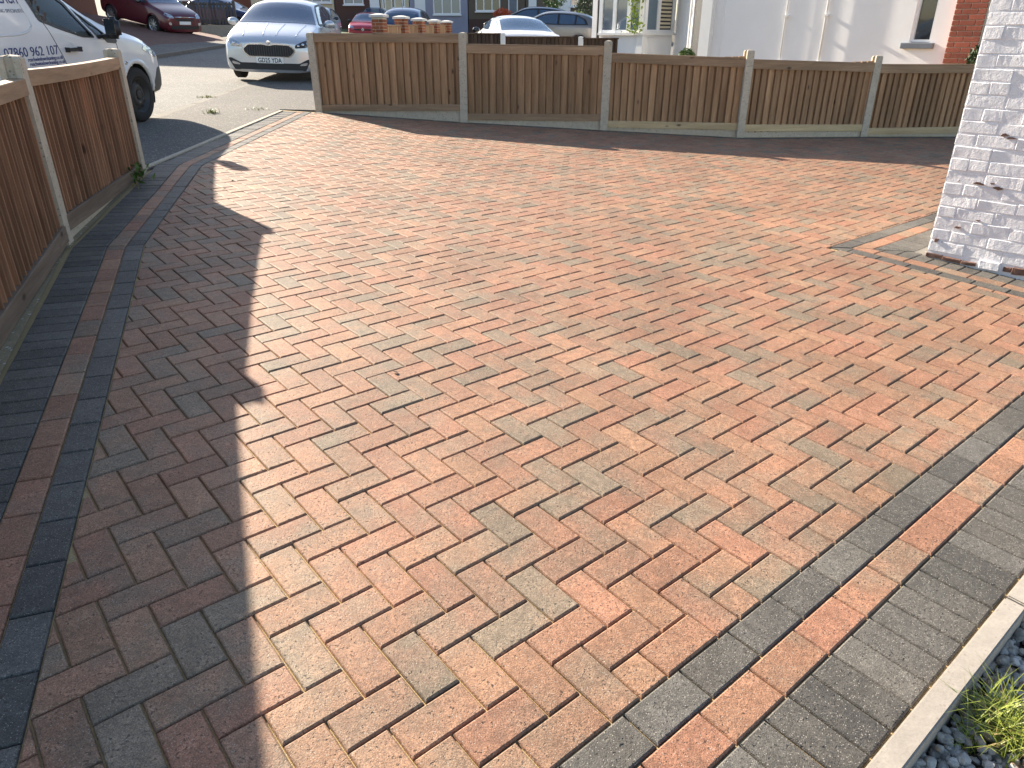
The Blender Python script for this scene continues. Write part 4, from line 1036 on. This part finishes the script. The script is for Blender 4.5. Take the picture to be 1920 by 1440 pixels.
# brick pillars with stone caps
def brick_box(l, h, d): 
    return mesh('brick', MB().cbox(-l/2,l/2,-d/2,d/2,-h/2,h/2,.004).V, MB().cbox(-l/2,l/2,-d/2,d/2,-h/2,h/2,.004).F, M['brick_orange'])
PB = brick_box(.215,.065,.102)
pord = ['leftmost and largest', 'second', 'third', 'fourth', 'rightmost']
pil = []
for i, (px, py, Y) in enumerate(((710,25,19.8),(752,29,22.0),(785,33,23.6),(814,36,26.0),(837,38,27.6))):
    p = at(px, py, Y); z = G(p.x,Y); H_ = p.z - z
    root = thing('brick_pillar', '%s of the five orange brick pillars with pale stone caps' % pord[i], 'pillar', (p.x,Y,z), R(-14), 'brick pillars beyond the far fence'); pil.append(p)
    root.scale = (.88,.88,1)
    MB().box(-.155,.155,-.155,.155,-.05,H_-.09).build('mortar_core', M['lime_mortar'], root)
    k_ = 0; zz = .035
    while zz < H_-.10:
        for q in range(4):
            a_ = q*math.pi/2 + (k_%2)*0
            off = Vector((-.0575 if k_%2 == 0 else .0575, -.114, 0)); off.rotate(Matrix.Rotation(a_,3,'Z'))
            if H_ - zz < 1.0: o = obj('brick', PB, root, (off.x,off.y,zz)); o.rotation_euler = (0,0,a_)
        zz += .075; k_ += 1
    cp_ = MB().add([(sx*.21,sy*.21,H_-.085) for sx,sy in ((-1,-1),(1,-1),(1,1),(-1,1))]+[(sx*.21,sy*.21,H_-.035) for sx,sy in ((-1,-1),(1,-1),(1,1),(-1,1))]+[(sx*.06,sy*.06,H_) for sx,sy in ((-1,-1),(1,-1),(1,1),(-1,1))], [[3,2,1,0],[8,9,10,11]]+[[q,(q+1)%4,(q+1)%4+4,q+4] for q in range(4)]+[[q+4,(q+1)%4+4,(q+1)%4+8,q+8] for q in range(4)])
    cp_.build('stone_cap', M['stone_cap'], root)
for i in range(4):
    a, b = Vector(pil[i][:2]), Vector(pil[i+1][:2]); t = (b-a).normalized(); zt = at(0,44,(a.y+b.y)/2).z
    fence_panel('boarded_fence', 'low brown boarded fence between the %s brick pillars' % ['first and second','second and third','third and fourth','fourth and fifth'][i], a+t*.2, b-t*.2, (at(730,45,a.y).z,)*2, (G(a.x,a.y)+.05,)*2, 12, ('wood_fence','wood_rail','wood_rail'), 'boards between the brick pillars', capw=0, rail=.03, seed=80+i)

# ------------------------------------------------------------------ houses
def window(root, M_, w_, h, m_glass='glass_house', panes=1, fr=.07, name='window', proud=.05, mf='upvc'):
    "a framed window; M_ maps local (x across, y outward, z up) to the house"
    o = obj(name, None, root); mb = MB()
    mb.box(0,w_,-.02,proud,0,fr,M_).box(0,w_,-.02,proud,h-fr,h,M_).box(0,fr,-.02,proud,fr,h-fr,M_).box(w_-fr,w_,-.02,proud,fr,h-fr,M_)
    for i in range(1,panes): x = w_*i/panes; mb.box(x-fr*.5,x+fr*.5,-.02,proud-.006,fr,h-fr,M_)
    f_ = mb.build('frame', M[mf], o)
    for i in range(panes): MB().box(w_*i/panes+fr*.4,w_*(i+1)/panes-fr*.4,-.015,.012,fr*.6,h-fr*.6,M_).build('pane', M[m_glass], o)
    return o
plain('w_cream', (.62,.54,.38), .8, .05, 1.5); plain('w_lav', (.30,.30,.38), .8, .05, 1.5); brick_mat('w_brown', (.10,.075,.055), (.17,.13,.095)); brick_mat('w_dkbrick', (.085,.045,.035), (.15,.075,.055)); brick_mat('w_redbrick', (.2,.08,.05), (.28,.12,.08))
plain('w_white', (.70,.70,.68), .8, .04, 1.5)
def far_house(label, x0, x1, mat, wins, doors=(), Y=54, storeys=2, plinth=None):
    A, B = at(x0,0,Y), at(x1,0,Y); z = G((A.x+B.x)/2,Y)-.3; L = B.x-A.x
    root = thing('terraced_house', label, 'house', (A.x,Y,z)); H_ = 5.4
    MB().box(0,L-.02,0,7,0,H_).build('wall', M[mat], root)
    if plinth: MB().box(.02,L-.04,-.06,0,0,plinth[1]).build('lower_wall', M[plinth[0]], root)
    rf = MB().add([(-.1,-.35,H_),(L+.1,-.35,H_),(L+.1,7.35,H_),(-.1,7.35,H_),(-.1,3.5,H_+2.4),(L+.1,3.5,H_+2.4)], [[0,1,5,4],[2,3,4,5],[0,4,3],[1,2,5],[3,2,1,0]]); rf.build('roof', M['roof_tile'], root)
    for (a, b, ylow, hgt, panes, gl) in wins:
        P, Q = at(a,ylow,Y), at(b,ylow,Y); mt = Matrix.Translation((P.x-A.x, -.005, P.z-z)) @ Matrix.Scale(-1,4,(0,1,0))
        window(root, mt, Q.x-P.x, hgt, gl, panes)
        MB().box(P.x-A.x-.06,Q.x-A.x+.06,-.16,.02,P.z-z-.08,P.z-z-.003).build('sill', M['upvc'], root)
        window(root, Matrix.Translation((P.x-A.x, -.005, P.z-z+2.7)) @ Matrix.Scale(-1,4,(0,1,0)), Q.x-P.x, 1.15, gl, panes)
    for (a, b, m) in doors:
        P, Q = at(a,0,Y), at(b,0,Y); d = obj('door', None, root); MB().box(P.x-A.x-.07,Q.x-A.x+.07,-.04,.02,.3,2.5).build('door_frame', M['upvc'], d)
        MB().cbox(P.x-A.x,Q.x-A.x,-.06,-.035,.32,2.42,.004).build('door_leaf', M[m], d); MB().box(P.x-A.x+.06,P.x-A.x+.10,-.09,-.058,1.3,1.42).build('door_handle', M['chrome'], d)
    return root
far_house('red brick house behind the grey picket fence at the left', 250, 468, 'w_redbrick', [(330,380,0,1.2,2,'glass_house')], [], 60)
far_house('cream rendered house behind the silver hatchback', 470, 626, 'w_cream', [(585,622,5,1.3,2,'glass_pale'),(548,562,4,1.2,1,'glass_house')], [(498,512,'upvc')], 54, plinth=('w_white',1.0))
far_house('dark brick house with a white door behind the red hatchback', 627, 712, 'w_dkbrick', [(645,682,8.5,1.4,2,'glass_pale')], [(695,709,'upvc')])
far_house('narrow cream house with slim windows behind the blue hatchback', 713, 767, 'w_cream', [(718,724,18,1.6,1,'glass_house'),(734,742,16,1.6,1,'glass_house'),(754,760,14,1.6,1,'glass_house')])
far_house('lavender painted house with a wide white bay window', 768, 877, 'w_lav', [(813,864,27,1.9,3,'glass_pale')], [(779,795,'upvc')])
far_house('brown brick house with a white window and a dark door', 878, 985, 'w_brown', [(892,938,21,1.7,3,'glass_house')], [(955,969,'sill_grey')], plinth=('w_dkbrick',1.2))
far_house('brown house with a pale garage door behind the black off-road car', 986, 1130, 'w_brown', [(1070,1085,12,1.0,1,'glass_house')], [(993,1004,'upvc'),(1048,1068,'upvc')])
hz_ = G(-26,34)+.2  # unseen house, added to throw shade over the far drive and pavement
bh = thing('added_shade_house', 'tall unseen brick house added outside the left edge to shade the burgundy car', 'house', (-34,30,hz_))
MB().box(0,14.5,0,8,-.5,5.4).build('wall', M['w_redbrick'], bh)
MB().add([(-.3,-.4,5.4),(14.8,-.4,5.4),(14.8,8.4,5.4),(-.3,8.4,5.4),(-.3,4,8.2),(14.8,4,8.2)], [[0,1,5,4],[2,3,4,5],[0,4,3],[1,2,5],[3,2,1,0]]).build('roof', M['roof_tile'], bh)
for x_ in (2.0,6.2,10.6):
    for z_ in (.9,3.4): window(bh, Matrix.Translation((x_,-.005,z_)) @ Matrix.Scale(-1,4,(0,1,0)), 1.6, 1.3, 'glass_house', 2)
# the white neighbouring house: its side runs parallel to the painted brick wall
HC = Vector((3.82,15.9)); a2, b2 = LA, LB
nz = G(5,14)-.25
wh = thing('white_house', 'white rendered house with a bay window behind the far fence', 'house', (HC.x,HC.y,nz), ang_b)
# local x along the side wall to the right, local y into the house; z from its ground
SL = 4.62
wx0, wx1 = 4.02, 4.34                                   # slim window
zs_ = at(1725,80,12.75).z - nz
mb = MB(); mb.box(0,wx0,0,9,0,5.3).box(wx0,wx1,.14,9,0,5.3).box(wx1,SL,0,9,0,5.3).box(wx0,wx1,0,.14,0,zs_).box(wx0,wx1,0,.14,zs_+1.2,5.3)
mb.build('wall', M['white_render'], wh)
window(wh, Matrix.Translation((wx0,.10,zs_+.01)) @ Matrix.Scale(-1,4,(0,1,0)), wx1-wx0, 1.18, 'glass_house', 1, .035)
MB().cbox(wx0-.10,wx1+.08,-.07,.12,zs_-.085,zs_-.002,.006).build('sill', M['sill_grey'], wh)
MB().add([(-.3,-.3,5.3),(SL+.3,-.3,5.3),(SL+.3,9.3,5.3),(-.3,9.3,5.3),(SL/2,1.5,7.8),(SL/2,7.5,7.8)], [[0,1,4],[1,2,5,4],[2,3,5],[3,0,4,5],[3,2,1,0]]).build('roof', M['roof_tile'], wh)
for s_, r_ in ((1.78,.014),(2.55,.020)):
    dp = MB().tube([(s_,-.045,.2),(s_,-.045,5.2)], r_, 10).build('downpipe', M['white_paint'], wh, smooth=True)
    for zz in (1.0,1.75,2.6): MB().box(s_-.045,s_+.045,-.085,0,zz,zz+.03).build('pipe_clip', M['white_paint'], dp)
MB().box(-.02,.22,-.12,0,0,5.3).build('pilaster', M['white_paint'], wh)
MB().box(.40,.43,-.012,0,0,5.3).build('render_bead', M['white_paint'], wh)
# front: the wall that runs straight away from the camera with the door, then the bay
inv = wh.matrix_world.inverted() if False else (Matrix.Translation((HC.x,HC.y,nz)) @ Matrix.Rotation(ang_b,4,'Z')).inverted()
def wl(px, py, Y): return inv @ at(px,py,Y)
def vslab(name, P, Q, thick, z0, z1, m, parent, out=0.0):
    "upright slab between two plan points (world xy), thickened to the right of P->Q"
    t = (Q-P).normalized(); nn = Vector((t.y,-t.x)); V = [P-nn*out, Q-nn*out, Q+nn*thick, P+nn*thick]
    V = [(inv @ Vector((v.x,v.y,0)))[:2] for v in V]; return MB().prism([Vector(v) for v in V], z0, z1).build(name, M[m], parent)
F0, F1 = HC + a2*.10, Vector((3.93,19.3))
vslab('front_wall', F1, F0, -.25, 0, 5.3, 'white_render', wh)
d0, d1 = F0 + (F1-F0)*.10, F0 + (F1-F0)*.36
dr = obj('door', None, wh)
vslab('door_leaf', d1, d0, .02, .1, 2.3, 'ink', dr, .03); vslab('door_frame', d1+(F1-F0)*.04, d1, .05, .1, 2.35, 'upvc', dr, .05)
vslab('pilaster', F0+(F1-F0)*.62, F0+(F1-F0)*.46, .05, 0, 5.3, 'white_paint', wh, .14)
K1 = Vector(at(1209,0,18.5)[:2]); K2 = K1 + a2*1.08; K0 = K1 - b2*1.35
zsill = at(1235,66,18.7).z - nz
by = obj('bay', None, wh)
vslab('bay_wall', K2, K1, .15, 0, zsill, 'white_render', by); vslab('bay_wall', K1, K0, .15, 0, zsill, 'white_render', by)
vslab('bay_sill', K2+a2*.02, K1-a2*.10, .2, zsill+.002, zsill+.05, 'white_paint', by, .09); vslab('bay_sill', K1+b2*.08, K0, .2, zsill+.003, zsill+.051, 'white_paint', by, .09)
vslab('corner_pier', K1+a2*.10, K1-a2*.06, .13, 0, zsill, 'white_paint', by, .06)
vslab('bay_top', K2, K1, .2, zsill+1.5, zsill+2.0, 'white_render', by, .05); vslab('bay_top', K1, K0, .2, zsill+1.5, zsill+2.0, 'white_render', by, .05)
for P, Q, nb in ((K2,K1,2),(K1,K0,3)):
    t = (Q-P).normalized(); L = (Q-P).length; wn = obj('bay_window', None, by) if False else by
    for i in range(nb+1):
        c_ = P + t*(L*i/nb); vslab('mullion', c_-t*.05, c_+t*.05, .09, zsill+.05, zsill+1.5, 'upvc', by, .012)
    for i in range(nb):
        a_, b_ = P+t*(L*i/nb+.05), P+t*(L*(i+1)/nb-.05); vslab('pane', a_, b_, .02, zsill+.11, zsill+1.45, 'glass_house' if (P == K2 and i == 0) else 'glass_pale', by, -.03)
        vslab('window_rail', a_, b_, .05, zsill+.05, zsill+.115, 'upvc', by, .0)
P_, Q_ = K2+(K1-K2).normalized()*.08, K2+(K1-K2)*.5-(K1-K2).normalized()*.08
for i in range(16): vslab('blind_slat', P_, Q_, .006, zsill+.15+i*.08, zsill+.15+i*.08+.045, 'w_cream', by, -.026)
vslab('upper_wall', K2, K1, .2, zsill+2.0, 5.3, 'white_render', by); vslab('upper_wall', K1, K0, .2, zsill+2.0, 5.3, 'white_render', by)
W0 = Vector(at(1128,0,20.6)[:2]); W1 = W0 + a2*1.6
sh = thing('white_annexe', 'pale blue white wall with a black downpipe left of the bay window', 'house', (W0.x,W0.y,nz))
MB().prism([Vector((0,0)), W1-W0, W1-W0-b2*.3, -b2*.3], 0, 5.3).build('wall', M['white_render'], sh)
MB().tube([(-.06,-.03,0),(-.06,-.03,5.2)], .04, 8).build('downpipe', M['dark_metal'], sh)
MB().prism([q*1.0 for q in (Vector((-.1,-.15)), W1-W0+Vector((.1,-.15)), W1-W0-b2*.4, -b2*.4)], 5.3, 5.5).build('roof', M['roof_tile'], sh)
# brick porch at the right end of the white wall
pc = HC + b2*(SL+.02); pz = G(pc.x,pc.y)-.1
porch = thing('brick_porch', 'red brick pier of a porch at the right end of the white wall', 'porch', (pc.x,pc.y,pz), ang_b)
MB().box(.01,.46,-.10,.3,0,3.2).build('mortar_core', M['lime_mortar'], porch)
RB = [mesh('brick', MB().cbox(-l/2,l/2,-.05,.05,-.0325,.0325,.004).V, MB().cbox(-l/2,l/2,-.05,.05,-.0325,.0325,.004).F, M['brick_red']) for l in (.215,.102)]
zz = .75; k_ = 0
while zz < 2.1:
    s_ = .006
    seq = ((0,0) if k_ % 2 == 0 else (1,0,1))
    for q in seq:
        l = (.215,.102)[q]; o = obj('brick', RB[q], porch, (s_+l/2, -.065, zz)); s_ += l+.011
    for q in (0,): o = obj('brick', RB[1], porch, (.055, .0, zz)) if False else None
    zz += .075; k_ += 1
MB().box(.47,1.6,.25,.32,0,2.6).build('porch_door_shade', M['brick_brown'], porch)  # dark brown panel stands for the porch shadow and its door together
MB().box(.46,1.7,-.1,.35,2.62,2.9).build('porch_lintel', M['white_render'], porch)
lm = MB().cbox(.52,.62,.16,.24,1.78,1.98,.01).build('porch_lamp', M['white_paint'], porch)

# ------------------------------------------------------------------ picket fence and drive beyond the road
drv = [at(250,100,23.5), at(440,79,30.5), at(400,64,37), at(120,18,35), at(120,60,26)]
o = tag(obj('far_driveway', mesh('far_driveway', drv, [[0,1,2,3,4]], M['far_paving'])), kind='structure')
for i, (xa, xb) in enumerate(((296,366),(368,444))):
    A, B = at(xa,56,38), at(xb,52,38); L = B.x-A.x; z0 = G((A.x+B.x)/2,38)
    root = thing('picket_fence', ['grey picket fence behind the burgundy hatchback','grey picket fence between the burgundy and silver hatchbacks'][i], 'fence', (A.x,38,z0), 0, 'grey picket fences across the road')
    zt = at(400,4,38).z - z0; zb = max(.05, at(400,46,38).z - z0)
    for q in range(int(L/.15)): obj('picket', mesh('picket', MB().cbox(-.045,.045,-.012,.012,0,zt-zb,.004).V, MB().cbox(-.045,.045,-.012,.012,0,zt-zb,.004).F, M['wood_grey']), root, (.12+q*.15, 0, zb))
    for zz in (zb+.12, zt-.12): MB().box(0,L,.014,.05,zz,zz+.07).build('rail', M['wood_grey'], root)
    MB().cbox(L-.06,L+.06,-.05,.07,-.3,zt+.05,.01).build('post', M['wood_grey'], root)
    MB().box(0,L,-.02,.03,-.3,zb-.02).build('gravel_board', M['concrete'], root)

# ------------------------------------------------------------------ plants
def leaves(n, shape, size, seed, bend=.3, up=.25):
    r2 = random.Random(seed); mb = MB()
    for _ in range(n):
        p = shape(r2); nrm = Vector((r2.gauss(0,1), r2.gauss(0,1), r2.gauss(up,1))).normalized(); t = nrm.orthogonal().normalized(); t.rotate(Matrix.Rotation(r2.uniform(0,6.28),3,nrm)); b = nrm.cross(t); s_ = size*r2.uniform(.6,1.4)
        mb.add([p-t*s_, p-b*s_*.42+nrm*s_*.1, p+t*s_-nrm*s_*bend, p+b*s_*.42+nrm*s_*.1], [[0,1,3],[1,2,3]])
    return mb
def ball(c, r, squash=1.0, shell=.55):
    def f(r2):
        d = Vector((r2.gauss(0,1), r2.gauss(0,1), r2.gauss(0,1))).normalized(); k_ = r2.uniform(shell,1)*(1+.18*mnoise.noise(d*2.2)); return Vector((c[0]+d.x*r*k_, c[1]+d.y*r*k_, c[2]+d.z*r*k_*squash))
    return f
def bush(name, label, cat, px, py_base, Y, r, squash, n, size, m, seed, base=None, trunk=True, group=None):
    p = at(px, py_base, Y); z = G(p.x,Y) if base is None else base
    root = thing(name, label, cat, (p.x,Y,z), 0, group); h = p.z - z
    leaves(n, ball((0,0,h), r, squash), size, seed).build('foliage', M[m], root)
    if trunk: MB().tube([(0,0,-.05),(.01,0,h*.5),(0,.01,h)], [.05,.04,.02], 7).build('stem', M['twig'], root)
    return root
tb = bush('topiary_ball', 'clipped green ball bush showing above the third fence bay', 'bush', 1287, 106, 12.2, .135, .9, 1500, .017, 'leaf_mid', 5)
MB().lathe([(.0,0),(.13,0),(.17,.26),(.15,.26),(.14,.2),(0,.2)], 20).build('pot', M['grey_plastic'], tb)
bush('evergreen_shrub', 'dark green shrub tucked between the brick pier and the painted wall', 'bush', 1836, 108, 11.6, .16, 1.1, 700, .03, 'leaf_dark', 6)
bush('conifer', 'dark conical conifer left of the white annexe', 'tree', 1096, 22, 36, .48, 2.4, 2200, .05, 'leaf_dark', 7)
bush('lime_shrub', 'yellow green shrub below the dark conifer', 'bush', 1084, 42, 35, .45, 1.0, 700, .05, 'leaf_lime', 8)
bush('street_tree', 'bright green young tree above the black off-road car', 'tree', 1040, -6, 47, .75, 1.0, 900, .07, 'leaf_mid', 9)
bush('flowering_shrub', 'orange red flowering shrub in front of the brown brick house', 'bush', 942, 25, 49, .62, .45, 900, .05, 'flower_red', 10)
cl = thing('climbing_plant', 'yellow green climber hanging at the corner of the white bay window', 'plant', (K1.x,K1.y,nz))
def climb(r2):
    z = zsill + r2.uniform(.0,1.6); k_ = .05+.09*abs(math.sin(z*5)); q = -b2*(.12+r2.gauss(0,k_)) - a2*(.12+abs(r2.gauss(0,.05))); return Vector((q.x,q.y,z+.05))
leaves(420, climb, .045, 12).build('foliage', M['leaf_lime'], cl); MB().tube([(-.05,0,0),(-.08,.02,1.0),(-.05,0.03,zsill+1.4)], .012, 5).build('stem', M['twig'], cl)
def gpx(px, py):
    d = at(px, py, 1.0) - Vector((0,0,CAMZ)); t = CAMZ/(GX*d.x + GY*d.y - d.z); return Vector((d.x*t, d.y*t, CAMZ+d.z*t))
def gpz(px, py, dz):
    d = at(px, py, 1.0) - Vector((0,0,CAMZ)); t = (CAMZ-dz)/(GX*d.x + GY*d.y - d.z); return Vector((d.x*t, d.y*t, CAMZ+d.z*t))
def blades(n, spread, hgt, wid, seed, lean=.9):
    r2 = random.Random(seed); mb = MB()
    for _ in range(n):
        a_ = r2.uniform(0,6.28); b0 = Vector((r2.gauss(0,spread*.35), r2.gauss(0,spread*.35), -.01)); d = Vector((math.cos(a_),math.sin(a_),0)); h = hgt*r2.uniform(.45,1.1); ln = lean*h*r2.uniform(.2,1.1); sd_ = Vector((-d.y,d.x,0))*wid*r2.uniform(.6,1.2)
        P = [b0 + d*ln*(q**1.9) + Vector((0,0,h*(q-.35*q*q*q*lean))) for q in (0,.35,.7,1)]
        V = []
        for q, p in enumerate(P): k_ = (1,.9,.6,.08)[q]; V += [p-sd_*k_, p+sd_*k_]
        mb.add(V, [[0,1,3,2],[2,3,5,4],[4,5,7,6]])
    return mb
def tuft(label, p, n, spread, hgt, wid, seed, dz=0.0, dry=.25, group=None):
    root = thing('grass_tuft', label, 'grass', (p.x,p.y,G(p.x,p.y,dz)), 0, group)
    blades(n, spread, hgt, wid, seed).build('green_blades', M['grass_blade'], root)
    if dry: blades(int(n*dry), spread*1.1, hgt*.8, wid, seed+1, 1.2).build('dry_blades', M['grass_dry'], root)
    return root
tuft('long sunlit grass tuft in the gravel at the lower right corner', gpz(1885,1385,-.07), 360, .10, .150, .0020, 21, -.07, .3)
tuft('small grass tuft beside the concrete edging in the gravel', gpz(1800,1395,-.07), 30, .05, .08, .002, 23, -.07, .2)
for i, (px, py, lab, n, sp, h) in enumerate(((399,212,'grass tuft in the pavement at the edge of the van shadow',60,.12,.11),(478,205,'thin grass strip in the pavement beside the pale pin kerb',50,.22,.05),(388,182,'weed clump along the road kerb right of the van bumper',60,.16,.06))):
    p = gpx(px,py); tuft(lab, p, n, sp, h, .004, 30+2*i, 0, .4)
p = gpx(228,345); wd_ = thing('weed_clump', 'leafy green weeds at the foot of the left fence', 'plant', (p.x,p.y,p.z))
leaves(330, lambda r2: Vector((r2.gauss(0,.09)-.05, r2.gauss(0,.14), abs(r2.gauss(0,.06))+.01)), .034, 50).build('foliage', M['leaf_mid'], wd_)
blades(70, .3, .12, .004, 51, 1.1).build('stalks', M['grass_dry'], wd_)['kind'] = 'stuff'
for i, (px, py) in enumerate(((421,356),(437,340),(742,700))):
    p = gpx(px,py); lf = MB().add([(-.02,0,.003),(0,-.009,.006),(.022,.002,.010),(0,.010,.012)], [[0,1,2],[0,2,3]])
    tag(lf.build('dead_leaf', M['twig'], None, (p.x,p.y,p.z), i*1.3), ['dry leaf lying on the paving right of the fence shadow tip','tiny dry leaf on the paving near the bend of the border','tiny dry leaf on the sunlit paving near the middle'][i], 'leaf')
sheet('verge', [(-11.5,43),(-5.5,43),(-6,52),(-13,52)], .02, plain('lawn', (.05,.08,.02), .9, .4, 8))
